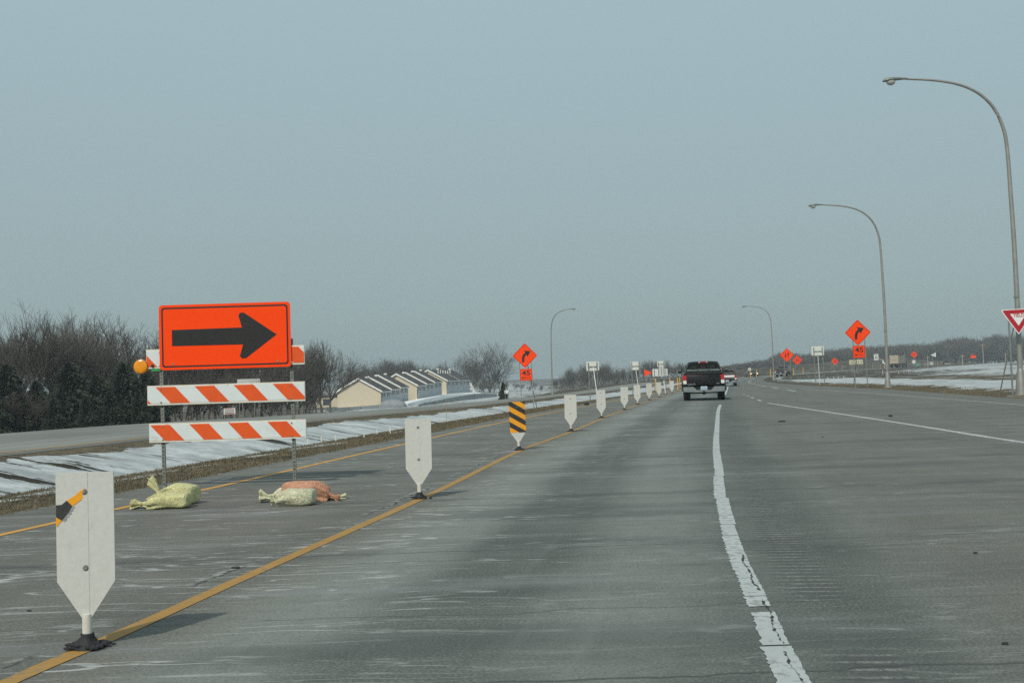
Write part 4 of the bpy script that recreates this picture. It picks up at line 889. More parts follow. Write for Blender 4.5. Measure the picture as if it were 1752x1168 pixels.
p = atd(1244.5, 658.5, 121); pickup('older dark pickup truck with pale tailgate band, half hidden behind the black pickup', (p.x, p.y, float(zM(p.y))), hdg(121)+.03, 'maroon_paint', 1.92, 1.72, tow=False, band='sign_white', scale=1.05)
p = atd(1336, 645, 196); pickup('dark pickup truck on the bend behind the legs of the two arrow sign', (p.x, p.y, ground_z(p.x, p.y)), hdg(205)-.12, 'grey_paint', 2.0, 1.9, tow=False)

def car(label, loc, rz, paint_):
    root = thing('car', label, 'car', loc, rz); P = M[paint_]; hw = .9
    bd = MB(); bd.loft([rring(0, hw*.85, .45, .82, .12), rring(.12, hw*.97, .32, .93, .14), rring(1.2, hw, .25, .95, .14), rring(3.2, hw, .25, .92, .14), rring(4.1, hw*.96, .28, .80, .16), rring(4.5, hw*.82, .36, .68, .14)])
    bd.build('body', P, root, smooth=35)
    cb = MB(); R = lambda y, w, z: [(-w, y, .88), (w, y, .88), (w*.80, y, z-.05), (w*.66, y, z), (-w*.66, y, z), (-w*.80, y, z-.05)]
    cb.loft([R(.55, .78, .98), R(1.15, .84, 1.40), R(2.1, .84, 1.45), R(2.5, .83, 1.38), R(3.35, .80, .94)]); c = cb.build('cabin', P, root, smooth=30)
    w = MB(); w.add([(-.70, 3.30, .985), (.70, 3.30, .985), (.60, 2.54, 1.385), (-.60, 2.54, 1.385)], [(0, 1, 2, 3)]); w.build('windscreen', M['glass'], c)
    for s in (-1, 1):
        w = MB(); w.add([(s*.845, .9, .98), (s*.845, 3.0, .98), (s*.70, 2.4, 1.36), (s*.70, 1.2, 1.36)], [(0, 1, 2, 3)]); w.build('side_window', M['glass'], c)
        t = NT("lit_headlamp", .3); t.col((.8, .8, .75)); t.b.inputs['Emission Color'].default_value = (1, .93, .8, 1); t.b.inputs['Emission Strength'].default_value = 1.6
        MB().prism(rrect(.30, .14, .05, 3, s*.60, .66), 4.38, 4.52).build('headlamp', t.m, root)
        for yy in (.9, 3.65): wheel(root, s*.78, yy, .32, .2, s)
    MB().prism(rrect(.9, .12, .04, 3, 0, .62), 4.45, 4.53).build('grille', M['dark'], root); MB().prism(rrect(1.5, .18, .06, 3, 0, .42), 4.40, 4.56).build('bumper', P, root)
    return root
p = atd(1278, 648.5, 222); car('dark oncoming car with its headlights lit, coming round the bend', (p.x+.6, p.y, ground_z(p.x, p.y)+.02), math.pi+hdg(190)+.25, 'grey_paint')
# van far right
p = atd(1620.5, 625, 425); vz = ground_z(p.x, p.y)
van = thing('van', 'dark boxy vehicle with a pale bumper on the far road below the wood', 'van', (p.x, p.y, max(vz, p.z)), hdg(425)+.35)
MB().loft([rring(0, .92, .35, 1.9, .2), rring(.3, .98, .3, 2.0, .2), rring(3.6, .98, .3, 2.0, .2), rring(4.2, .96, .3, 1.3, .2), rring(4.9, .9, .4, 1.05, .2)]).build('body', M['grey_paint'], van, smooth=35)
MB().prism(rrect(1.5, .5, .08, 3, 0, 1.5), -.01, .05).build('rear_window', M['glass'], van)
MB().prism(rrect(1.8, .22, .06, 3, 0, .55), -.08, .05).build('bumper', M['alu_white'], van)
for s in (-1, 1):
    MB().prism(rrect(.14, .3, .03, 3, s*.82, 1.0), -.012, .05).build('tail_lamp', M['tail_red'], van)
    for yy in (.9, 4.0): wheel(van, s*.82, yy, .36, .24, s)
# grain lorry
p = atd(1530, 628.5, 355); lz_ = ground_z(p.x, p.y)
lr = thing('grain_lorry', 'lorry with a tall tan grain trailer passing behind the second lamp pole', 'lorry', (p.x, p.y, max(lz_, p.z)), hdg(360)+.02)
tan = simple("tan_trailer", (.40, .35, .25), .6, 0, .1, 2); grey_t = simple("grey_trailer_side", (.30, .30, .27), .6, 0, .1, 2)
tr = MB(); tr.box(-1.3, 1.3, 0, 10.5, 1.25, 3.75, 0); tr.box(-1.34, 1.34, -.04, 10.54, 3.752, 3.86, 1); tr.box(-1.33, 1.33, -.05, -.002, 2.40, 2.50, 1); tr.box(-1.1, 1.1, .6, 9.6, .9, 1.249, 1)
for k in range(9): tr.box(1.301, 1.35, .4+k*1.15, .48+k*1.15, 1.3, 3.7, 1)
tr.build('trailer', [tan, grey_t], lr)
MB().prism(rrect(2.5, .22, .03, 3, 0, .85), -.1, .0).build('rear_bar', M['dark'], lr)
cbm = MB(); cbm.loft([rring(11.3, 1.2, 1.0, 3.0, .2), rring(13.2, 1.22, .8, 3.0, .2), rring(13.6, 1.2, .8, 1.9, .2), rring(15.3, 1.05, .8, 1.75, .2)]); cbm.build('cab', M['grey_paint'], lr, smooth=35)
MB().tube([(1.25, 11.2, 1), (1.25, 11.2, 4.3)], .09, 8).build('exhaust_stack', M['chrome'], lr)
for yy in (.9, 2.1, 8.4, 9.6, 14.2):
    for s in (-1, 1): wheel(lr, s*1.05, yy, .5, .45, s)
# ------------------------------------------------------------------ small posts, stakes, poles, far things
GW = 'small white stakes at the edge of the snow'
stake_m = simple("white_stake", (.70, .70, .66), .6)
for u, v, h in [(527, 759, .32), (550, 756, .30), (574.3, 753, .27), (623, 748, .24), (645, 742, .24), (667.6, 740, .30), (811.6, 713, .30), (832, 711, .30)]:
    y = 20
    for _ in range(8):
        q = atd(u, v, y); z = ground_z(q.x, q.y); d = ray(u, v); y = y+.6*((z-CAMH)/d.z-y)
    q = atd(u, v, y); o = tag(MB().box(-.014, .014, -.012, .012, -.1, h*.62).build('stake', stake_m, None, loc=(q.x, q.y, ground_z(q.x, q.y))), 'short white stake at the edge of the grass beside the snowy median', 'stake', GW)
for u, v, h in [(1416.5, 650.5, .35), (1426.7, 650, .35), (1434.7, 649.5, .35), (1443.9, 648.6, .35), (1510.5, 641.5, .9), (1537.5, 637.6, .4), (1546.5, 637, .4), (1554, 636.4, .4), (1568, 635.8, .4)]:
    y = 140+ (u-1416)*.25; q = atd(u, v, y)
    tag(MB().box(-.022, .022, -.02, .02, -.2, h*.8).build('stake', stake_m, None, loc=(q.x, q.y, ground_z(q.x, q.y))), 'short white stake along the top edge of the right snow field', 'stake', 'white stakes beyond the right snow field')
GT = 'tan and yellow posts along the far road'
for u, v, y in [(1284, 649.5, 205), (1294.7, 647, 215), (1318.6, 645, 222), (1357.7, 643, 236), (1374.3, 641, 244), (1427.2, 637, 262), (1441.6, 636, 270), (1457.2, 635, 278), (1469, 634.5, 284), (1493.5, 632.5, 300), (1506.7, 631, 310),
                (1574, 627, 345), (1582.5, 626.8, 350), (1589, 626.7, 356), (1604, 626, 368), (1609.5, 625.8, 372), (1613.2, 625.6, 376)]:
    q = atd(u, v, y); x = q.x; z = ground_z(x, q.y); yel = u < 1380
    o = tag(MB().tube([(0, 0, -.2), (0, 0, 1.35), (0, 0, 1.42)], [.075, .075, .05], 8).build('marker_post', M['yellow_post'] if yel else M['tan_post'], None, loc=(x, q.y, z)),
            'yellow marker post round the bend beyond the black pickup' if yel else 'tan marker post in the row along the far road', 'post', GT if not yel else 'yellow marker posts round the far bend')
q = gp(715.3, 719, -.35); tag(MB().tube([(0, 0, -.1), (0, 0, .62), (0, 0, .66)], [.05, .05, .03], 8).build('dark_post', M['rubber'], None, loc=(q.x, q.y, ground_z(q.x, q.y))), 'short dark post in the snow above the second white panel marker', 'post')
q = gp(763.5, 724, -.3); fl = tag(MB().tube([(0, 0, -.1), (.03, 0, 1.0)], .009, 5).build('wire_flag_stick', M['tan_post'], None, loc=(q.x, q.y, ground_z(q.x, q.y))), 'thin leaning stick at the edge of the grass left of the striped marker', 'stick')
for u, vt, vb, y, lab in [(1647, 606, 626, 330, 'pale utility pole left of the small orange rectangular sign'), (1682.7, 588, 623, 360, 'tall pale utility pole right of the small orange rectangular sign'), (1720.8, 604, 620, 400, 'thin utility pole seen left of the YIELD sign post'), (1587.3, 609, 627, 330, 'thin grey utility pole left of the white pennant sign'), (1313, 600, 652, 0, '')]:
    if y == 0: continue
    a = atd(u, vb, y); z = ground_z(a.x, a.y); t = atd(u, vt, y).z-z; o = thing('utility_pole', lab, 'pole', (a.x, a.y, z), 0)
    MB().tube([(0, 0, -.3), (0, 0, t)], [.17, .11], 8).build('shaft', simple("grey_pole_wood", (.30, .28, .25), .8), o); MB().box(-.7, .7, -.05, .05, t-.5, t-.38).build('crossarm', M['tan_post'], o)
a = atd(1512, 627, 300); z = ground_z(a.x, a.y); b = Vector((a.x, a.y, z)); o = thing('curved_pipe', 'thin curved pipe ending in a white spout, left of the grain trailer', 'pipe', b)
pp = [rel(u, v, 300, b) for u, v in [(1513.5, 630), (1512.8, 622), (1511.5, 617.5), (1508, 614.5), (1503, 612.8)]]; MB().tube([(x, 0, zz) for x, zz in pp], .07, 8).build('pipe', M['alu'], o, smooth=40)
pp = [rel(u, v, 300, b) for u, v in [(1510, 617), (1511, 620.5), (1514.5, 624)]]; MB().tube([(x, -.15, zz) for x, zz in pp], [.25, .32, .16], 8).build('spout', M['sign_white'], o, smooth=40)
a = atd(1550, 629, 470); z = a.z; br = thing('barn', 'low brick red building with a pale roof edge, right of the grain lorry', 'barn', (a.x, a.y, z), -.2)
redm = simple("red_siding", (.20, .085, .06), .8, 0, .2, 1); mb = MB(); mb.box(-3.2, 3.2, 0, 6, -2, 1.6); mb.prism([(-3.2, 1.6), (-3.2, 4.2), (-5.0, 2.5), (-5.0, -2), (-3.2, -2)], .5, 6); mb.build('wall', redm, br)
MB().prism([(-5.3, 2.4), (-3.0, 4.45), (-1.0, 2.4), (-1.0, 2.15), (-3.0, 4.15), (-5.3, 2.1)], .2, 6.3).build('roof', M['alu'], br)
mb = MB(); 
for x in (-1.9, -.3, 1.3, 2.4): mb.box(x-.4, x+.4, -.03, 0.02, -.5, .9)
mb.build('window', M['sign_white'], br)
# bits on the pavement
for (u, v, s, lab) in [(1337.5, 721.5, (.12, .06, .04), 'dark scrap of tyre rubber on the pavement right of the white line'), (1525.5, 712.5, (.09, .07, .06), 'dark clod on the pavement near the right turn line'), (1406, 748, (.03, .03, .02), 'small dark clod on the pavement below the tyre scrap'),
                       (1720, 1101.5, (.02, .014, .012), 'tiny dark stone on the pavement near the lower right corner'), (1669, 946.5, (.018, .014, .012), 'tiny dark stone on the pavement well above the lower right one'), (50, 1045, (.018, .012, .010), 'tiny dark stone on the pavement left of the torn panel marker'),
                       (402, 971.5, (.05, .03, .015), 'flat dark lump at the crack left of the yellow line'), (1003.5, 693, (.16, .12, .17), 'small black and white lump on the shoulder left of the panel markers')]:
    q = gp(u, v); r = random.Random(u); mb = MB()
    for k in range(3): mb.ball((r.uniform(-.5, .5)*s[0], r.uniform(-.3, .3)*s[1], s[2]*.4), (s[0]*r.uniform(.4, .7), s[1]*r.uniform(.5, .8), s[2]*r.uniform(.4, .7)), 7, 4)
    tag(mb.build('debris', M['rubber'], None, loc=(q.x, q.y, float(zM(q.y)))), lab, 'debris')

# ------------------------------------------------------------------ town houses, snow bank, silt fence
siding = NT("cream_siding", .75); pz = siding.sep(siding.geo())[2]; lap = siding.math('FRACT', siding.mul(pz, 4.0))
siding.col(siding.mix(siding.mul(siding.step(lap, .8, 1), .3), siding.mix(siding.noise(siding.geo(), .4, 3), (.57, .50, .37), (.63, .55, .41)), (.40, .35, .26)))
siding_shade = simple("shaded_cream_siding", (.40, .44, .46), .75, 0, .06, .5); shingle = simple("dark_shingles", (.045, .043, .040), .9, 0, .25, 2); trim_w = simple("white_trim", (.78, .78, .74), .6); win_d = simple("house_window", (.05, .06, .07), .15)  # side walls: same cream siding, its bluish shade put into the colour
hdx = Vector((.189, .982, 0)); hn = Vector((.982, -.189, 0))
def town_block(label, x, y, zE, wall_h, units, ulen, step, W=12.0, rise=3.3, vents=0):
    root = thing('town_house_row', label, 'building', (x, y, zE-wall_h), -math.atan(.189/.982))     # local +y along the row, wall face at x=0
    wl = MB(); rf = MB(); tr_ = MB(); base = -1.5
    for k in range(units):
        y0, y1 = k*ulen, (k+1)*ulen; z = wall_h+step*k
        wl.prism([(0, base), (0, z), (-W/2, z+rise), (-W, z), (-W, base)], y0+.002, y1, 0, side=1) if k == 0 else wl.prism([(0, base), (0, z), (-W/2, z+rise), (-W, z), (-W, base)], y0+.002, y1, 0, side=1)
        e = .5; s = rise/(W/2)
        rf.prism([(e, z-e*s+.06), (-W/2, z+rise+.06), (-W-e, z-e*s+.06), (-W-e, z-e*s+.30), (-W/2, z+rise+.32), (e, z-e*s+.30)], y0-.35, y1-.36)
        for yy, d in ((y0-.62, .26),):
            tr_.prism([(e+.05, z-e*s-.08), (-W/2, z+rise-.06), (-W-e-.05, z-e*s-.08), (-W-e-.05, z-e*s+.34), (-W/2, z+rise+.38), (e+.05, z-e*s+.34)], yy, yy+d)
        tr_.box(e-.04, e+.06, y0-.35, y1-.37, z-e*s-.02, z-e*s+.2)
    w_ = wl.build('wall', [siding.m, siding_shade], root); r_ = rf.build('roof', shingle, root); tr_.build('white_trim', trim_w, root)
    for k in range(units):
        z = wall_h+step*k; m_ = int(ulen // 4.2)
        for j in range(m_):
            yc = k*ulen+(j+.5)*ulen/m_
            for dy in (-.75, .75):
                o = MB().box(0, .06, yc+dy-.42, yc+dy+.42, z-1.75, z-.45).build('window', trim_w, root); MB().box(.061, .09, yc+dy-.33, yc+dy+.33, z-1.66, z-.54).build('pane', win_d, o)
        MB().box(0.0, .12, k*ulen+.15, k*ulen+.27, 0, z-.2).build('downpipe', trim_w if k else win_d, root)
        for j in range(m_): 
            yc = k*ulen+(j+.5)*ulen/m_; MB().box(0, .05, yc-1.6, yc+1.2, .15, .35).build('vent_strip', win_d, root)
    for k in range(units*2):
        z = wall_h+step*(k//2)+rise; yy = (k+.5)*ulen/2+1.0
        if k % 2 == 1: MB().box(-W/2-.7, -W/2+.1, yy-.15, yy+.15, z+.3, z+.75).build('ridge_vent', trim_w, r_)
    for k in range(vents):
        MB().tube([(-2.2-.25*W/2, 4+k*3.2, wall_h+rise*.55), (-2.2-.25*W/2, 4+k*3.2, wall_h+rise*.55+1.55)], .16, 8).build('vent_pipe', trim_w, r_)
    return root
GH = 'rows of cream town houses beyond the opposite road'
for args, kw in [(('nearest row of cream gabled town houses with dark stepped roofs', -34.9, 300, -.55, 4.2, 3, 8.6, .42), {}), (('middle row of cream town houses with three stepped roofs', -28.0, 331, .62, 4.8, 3, 9.6, .42), {}),
                 (('farthest row of town houses with six white vent pipes on its roof', -21.5, 367, 1.85, 4.9, 2, 16.5, .0), dict(vents=6))]:
    town_block(*args, **kw)['group'] = GH
a = atd(578, 690, 305); o = thing('shed', 'low dark roofed annex against the left side of the nearest town house row', 'building', (a.x-3.0, a.y+1, a.z-1), -.19)
MB().box(-4, 3.3, 0, 4, -1, 3.0).build('wall', siding.m, o); MB().box(-4.4, 3.3, -.5, 4.3, 3.003, 3.3).build('roof', shingle, o); f_ = MB().box(-1.2, .8, -.05, 0, .6, 2.3).build('window', win_d, o)
a = atd(797.5, 671, 404); o = thing('storage_shelter', 'white curved shelter at the far end of the town house rows', 'shelter', (a.x, a.y, a.z), 0)
wh = simple("white_fabric", (.78, .80, .80), .5); k = 404/F
def sh(u, v): return ((u-797.5)*k, (671-v)*k)
poly = [sh(797.3, 672), sh(797.3, 650.6), sh(800.5, 651.5), sh(804, 654), sh(807, 657.2), sh(809.5, 661), sh(811.5, 665), sh(813, 669), sh(814, 672)]
MB().prism(poly, 0, 9).build('cover', wh, o); MB().box(sh(798, 660)[0], sh(810, 660)[0], -.03, -.002, sh(0, 661)[1], sh(0, 660.5)[1]).build('seam', M['alu'], o)
# white snow bank in front of the rows, with grey silt fence below it
sb = MB(); pts = [(-22.5, 270, -4.2), (-29.0, 298, -3.75), (-26.0, 330, -3.1), (-20.0, 362, -2.6), (-12.5, 400, -2.4), (-6.0, 420, -2.1)]
sb.v = []; tops = []; 
pv = [((697, 690), (697, 692.8), 292), ((711, 686), (712, 691), 310), ((735, 680.5), (735, 686.5), 328), ((757, 675.5), (757, 682), 350), ((785, 672), (785, 677.5), 372), ((812, 670.6), (812, 673.5), 392), ((822, 671.5), (822, 673), 400)]
vs = []
for (tu, tv), (bu, bv), y in pv:
    t = atd(tu, tv, y); bt = atd(bu, bv, y-2.5); vs += [bt, t, Vector((t.x-4, t.y+4, t.z-.2)), Vector((t.x-4, t.y+4, t.z-2)), Vector((bt.x, bt.y, bt.z-1.5))]
n = len(pv); fs = [(i*5+j, i*5+(j+1) % 5, (i+1)*5+(j+1) % 5, (i+1)*5+j) for i in range(n-1) for j in range(5)]+[(0, 1, 2, 3, 4), tuple(range((n-1)*5+4, (n-1)*5-1, -1))]
sb.add(vs, fs); tag(sb.build('snow_bank', simple("clean_snow", (.80, .81, .80), .8, 0, .05, 1), None, smooth=50), 'bright white snow bank running along the foot of the town house rows', 'snow bank')
silt = NT("grey_silt_fence", .8); nn = silt.noise(silt.scale(silt.geo(), 2, 2, .3), 1, 4); silt.col(silt.mix(nn, (.20, .22, .22), (.32, .34, .34)))
def low_fence(label, pts, name='silt_fence'):
    root = thing(name, label, 'fence', atd(pts[0][0], pts[0][2], pts[0][3])); b = root.location; fab = MB(); pos = MB(); v3 = []
    for (u, vt, vb, y) in pts:
        t = atd(u, vt, y)-b; q = atd(u, vb, y)-b; v3 += [(q.x, 0+t.y, q.z-.4), (t.x, t.y, t.z), (t.x, t.y+.03, t.z), (q.x, t.y+.03, q.z-.4)]
    n = len(pts); fs = [(i*4+j, i*4+(j+1) % 4, (i+1)*4+(j+1) % 4, (i+1)*4+j) for i in range(n-1) for j in range(4)]+[(0, 1, 2, 3), tuple(range((n-1)*4+3, (n-1)*4-1, -1))]
    fab.add(v3, fs).build('fabric', silt.m, root)
    for i in range(n):
        pos_ = MB(); u, vt, vb, y = pts[i]; t = atd(u, vt, y)-b; q = atd(u, vb, y)-b; pos_.box(t.x-.05, t.x+.05, t.y-.08, t.y-.02, q.z-.4, t.z+.12); pos_.build('post', M['steel_w'], root)
low_fence('grey silt fence climbing right below the bright snow bank', [(716, 691.8, 692.8, 286), (726, 688.5, 691.8, 292), (741, 686.5, 690.7, 300), (760, 682.3, 689, 312), (785, 677.6, 687.5, 325), (812, 673.8, 684, 338), (830, 673.0, 681, 348), (850, 673.6, 678.5, 356)])
low_fence('low grey fence in front of the nearest cream gable', [(560, 696.5, 703.5, 270), (577, 697.2, 702.5, 272), (597, 696.0, 701.5, 274), (618, 694.5, 700.5, 276), (648, 692.5, 698, 278)])
a = atd(672, 694, 285); mnd = tag(MB().ball((0, 0, 0), (3.6, 2.5, 1.9), 18, 10).build('earth_mound', simple("grey_netting", (.22, .245, .25), .9, 0, .15, .6), None, loc=(a.x, a.y, a.z-.25), smooth=True), 'grey netted mound against the side wall of the nearest town house row', 'mound')

# ------------------------------------------------------------------ trees
bark = simple("grey_brown_bark", (.15, .132, .108), .9, 0, .25, 1); twig_m = simple("twigs", (.080, .070, .060), .9, 0, .25, .4)
def tubes_np(segs, sides=3):
    """segs: list of (p0, p1, r0, r1) -> arrays of a mesh of open prisms"""
    A = np.array([(*a, *b, r0, r1) for a, b, r0, r1 in segs], float); p0, p1 = A[:, :3], A[:, 3:6]; d = p1-p0; d /= np.linalg.norm(d, axis=1)[:, None]+1e-9
    ref = np.where(np.abs(d[:, 2:3]) < .9, [[0, 0, 1.]], [[1., 0, 0]]); a = np.cross(d, ref); a /= np.linalg.norm(a, axis=1)[:, None]; b = np.cross(a, d)
    V = []
    for q, r in ((p0, A[:, 6]), (p1, A[:, 7])):
        for k in range(sides):
            t = 2*math.pi*k/sides; V.append(q+(a*math.cos(t)+b*math.sin(t))*r[:, None])
    V = np.stack(V, 1); n = len(A); o = np.arange(n)[:, None]*(2*sides); Fc = []
    for k in range(sides): Fc.append(np.concatenate([o+k, o+(k+1) % sides, o+sides+(k+1) % sides, o+sides+k], 1))
    return V.reshape(-1, 3), np.concatenate(Fc, 0)
def bare_tree(seed, H, trunk_f, spread, depth=5, kids=(5, 5, 4, 4, 4), tipr=.010, up=.18, r0=.022):
    r = random.Random(seed); trunk = []; crown = []
    def grow(p, d, L, rad, lev):
        n = 4 if lev < 2 else (3 if lev < 4 else 2); q = p.copy(); pts = [q.copy()]; out = trunk if lev == 0 else crown
        for i in range(n):
            d = (d+Vector((r.gauss(0, .11), r.gauss(0, .11), r.gauss(0, .08)+(up*.35 if lev else 0)))).normalized()
            q2 = q+d*(L/n); ra = rad*(1-.55*i/n); rb = rad*(1-.55*(i+1)/n); out.append((q, q2, max(ra, tipr), max(rb, tipr))); q = q2; pts.append(q.copy())
        if lev >= depth: return
        for k in range(kids[min(lev, len(kids)-1)]):
            t = r.uniform(.72, 1.0) if lev == 0 else r.uniform(.25, 1.0)
            if k == 0: t = 1.0
            f = t*n; i = min(int(f), n-1); b = pts[i].lerp(pts[i+1], f-i)
            az = 2*math.pi*(k+r.random())/kids[min(lev, len(kids)-1)]; ax = d.orthogonal().normalized(); ax.rotate(Matrix.Rotation(az, 3, d).to_quaternion())
            sp = spread*r.uniform(.6, 1.25)*(.5 if k == 0 else 1); nd = (d*math.cos(sp)+ax*math.sin(sp)).normalized(); nd = (nd+Vector((0, 0, up))).normalized()
            grow(b, nd, L*(r.uniform(.55, .78) if lev else r.uniform(.75, 1.05)*(1-trunk_f)/trunk_f*.52), rad*(.62 if lev else .58)*r.uniform(.8, 1), lev+1)
    grow(Vector((0, 0, -.3)), Vector((0, 0, 1)), H*trunk_f, H*r0, 0)
    zmax = max(s[1].z for s in crown); k = H/zmax
    sc_ = lambda S_: [(a*k, b*k, x, y) for a, b, x, y in S_]
    return sc_(trunk), sc_(crown)
PROTO = []
specs = [(11, 11, .30, .55, .10), (12, 11, .22, .62, .16), (13, 12, .35, .45, .22), (14, 10, .25, .70, .08), (15, 12, .28, .5, .2), (21, 12, .20, .72, .12)]
for sd, H, tf, spd, up in specs:
    t, c = bare_tree(sd, H, tf, spd, up=up, kids=(7, 5, 4, 4, 4)) if sd == 21 else bare_tree(sd, H, tf, spd, up=up); tv, tf_ = tubes_np(t, 8); cv, cf = tubes_np(c, 3)
    PROTO.append((np_mesh('trunk', tv, tf_, bark, True), np_mesh('crown', cv, cf, twig_m), (cv, cf), (tv, tf_), H))
def tree(i, loc, h, rz, label, group, name='bare_tree', wide=1):
    tm, cm, _, _, H = PROTO[i]; s = h/H; o = thing(name, label, 'tree', loc, rz, group); o.scale = (s*wide, s*wide, s)
    link('trunk', tm, o); link('crown', cm, o); return o
def env(u, pts): return float(np.interp(u, [p[0] for p in pts], [p[1] for p in pts]))
rt_ = random.Random(5)
TOP = [(-80, 535), (0, 545), (35, 520), (70, 512), (120, 528), (170, 518), (215, 532), (250, 538), (300, 552), (420, 565), (500, 574), (530, 584), (560, 570), (585, 585), (600, 607), (612, 628)]
u = -90.
while u < 566:
    y = rt_.uniform(112, 160) if u < 480 else rt_.uniform(150, 215); vt = env(u, TOP)+abs(rt_.gauss(0, 7)); a = atd(u, vt, y); z = ground_z(a.x, y)
    tree(rt_.randrange(5), (a.x, y, z), a.z-z, rt_.uniform(0, 6.28), 'bare leafless tree in the wood beyond the opposite road, behind the barricade' if u > 250 else 'bare leafless tree in the wood behind the row of dark spruces', 'bare trees of the wood beyond the barricade' if u > 250 else 'bare trees behind the spruces')
    u += rt_.uniform(22, 36) if u < 250 else rt_.uniform(9, 17)
u = 250.
while u < 540:                                                # shorter brush and trunks along the front of the wood
    y = rt_.uniform(98, 118) if u < 480 else rt_.uniform(130, 150); vt = env(u, [(250, 640), (480, 640), (520, 648), (600, 665)])+rt_.uniform(-18, 22); a = atd(u, vt, y); z = ground_z(a.x, y)
    tree(rt_.choice((1, 3, 0)), (a.x, y, z), max(2.2, a.z-z), rt_.uniform(0, 6.28), 'low bare brush tree at the front of the wood behind the barricade', 'low brush trees behind the barricade'); u += rt_.uniform(6, 13)
for u in (18, 30, 52):
    a = atd(u, 690, 88); z = ground_z(a.x, 88); tree(3, (a.x, 88, z), 3.4, u, 'thin bare sapling in front of the dark spruces', 'saplings before the spruces')
for u, vt, y, i, w, lab in [(836, 581, 425, 5, 1.15, 'tallest round bare tree right of the town houses'), (786, 600, 440, 3, .9, 'gnarled bare tree left of the tall round one beyond the town houses'), (806, 604, 455, 0, .9, 'bare tree close left of the tall round one beyond the town houses'),
                            (750, 613, 470, 4, .9, 'small bare tree peeping over the farthest town house roof'), (737, 616, 470, 0, .9, 'thin bare tree peeping over the middle town house ridge')]:
    a = atd(u, vt, y); z = ground_z(a.x, y)-1; tree(i, (a.x, y, z), a.z-z, u, lab, None, wide=w)
for u in np.arange(604, 735, 4.2):
    y = rt_.uniform(440, 480); vt = env(u, [(604, 624), (640, 618), (665, 606), (690, 609), (720, 618), (735, 624)])+rt_.uniform(0, 8); a = atd(u, vt, y); z = ground_z(a.x, y)-1
    tree(rt_.randrange(5), (a.x, y, z), a.z-z, u, 'bare tree in the thin line behind the town house roofs', 'bare trees behind the town houses', wide=.9)
for u in np.arange(800, 862, 9):
    y = rt_.uniform(400, 430); vt = rt_.uniform(622, 650); a = atd(u, vt, y); z = ground_z(a.x, y)-1; tree(rt_.randrange(5), (a.x, y, z), a.z-z, u*3, 'low bare brush at the foot of the tall round tree', 'brush round the tall round tree', wide=1.0)
TOP2 = [(870, 648), (925, 650), (945, 652), (955, 640), (975, 620), (1000, 618), (1030, 616), (1045, 612), (1060, 624), (1085, 612), (1110, 612), (1130, 610), (1150, 612), (1175, 616), (1210, 620), (1260, 624)]
u = 868.
while u < 1250:
    y = rt_.uniform(395, 470); vt = env(u, TOP2)+abs(rt_.gauss(0, 5)); a = atd(u, vt, y); z = ground_z(a.x, y)-.5
    if a.z-z > 1.5: tree(rt_.randrange(5), (a.x, y, z), a.z-z, rt_.uniform(0, 6.28), 'hazy bare tree in the line beyond the snowy bank left of the black pickup', 'hazy bare trees left of the black pickup', wide=1.0)
    u += rt_.uniform(5, 10) if u > 945 else 12
# far wood on the right: one mass
def far_wood():
    VV = []; FF = []; off = 0; tops = [(1235, 624), (1300, 615), (1345, 600), (1380, 605), (1430, 594), (1500, 589), (1530, 585), (1560, 586), (1600, 584), (1640, 573), (1662, 576), (1690, 576), (1715, 566), (1735, 574), (1790, 572)]
    thin = []
    for tm, cm, (cv, cf), (tv, tf_), H in PROTO:
        n6 = len(cv)//6; keep = np.arange(n6) % 2 == 0; keep[:n6//6] = True; idx = np.nonzero(keep)[0]; v = cv.reshape(-1, 6, 3)[idx].reshape(-1, 3); o = np.arange(len(idx))[:, None]*6
        f = np.concatenate([np.concatenate([o+k, o+(k+1) % 3, o+3+(k+1) % 3, o+3+k], 1) for k in range(3)], 0); thin.append((v, f, H))
    r = random.Random(3); u = 1232.
    while u < 1800:
        for row in range(6):
            y = 560+row*32+r.uniform(-20, 20)+(u-1240)*.25; uu = u+r.uniform(-4, 4); vt = env(uu, tops)+row*-.5+abs(r.gauss(0, 4.0)); a = atd(uu, vt, y); z = ground_z(a.x, y)-2; h = a.z-z
            v, f, H = thin[r.randrange(5)]; s = h/H; an = r.uniform(0, 6.28); c_, s_ = math.cos(an), math.sin(an); w = 1.15
            V = np.stack([(v[:, 0]*c_-v[:, 1]*s_)*s*w, (v[:, 0]*s_+v[:, 1]*c_)*s*w, v[:, 2]*s], -1); d = (v.reshape(-1, 3, 3)-v.reshape(-1, 3, 3).mean(1, keepdims=True)).reshape(-1, 3); V += d*3.6
            VV.append(V+np.array([a.x, y, z])); FF.append(f+off); off += len(V)
        u += 7.5
    return np_mesh('far_wood', np.concatenate(VV), np.concatenate(FF), twig_m)
tag(link('far_wood', far_wood()), 'long hazy bare wood closing the view on the right', 'wood', kind='stuff')
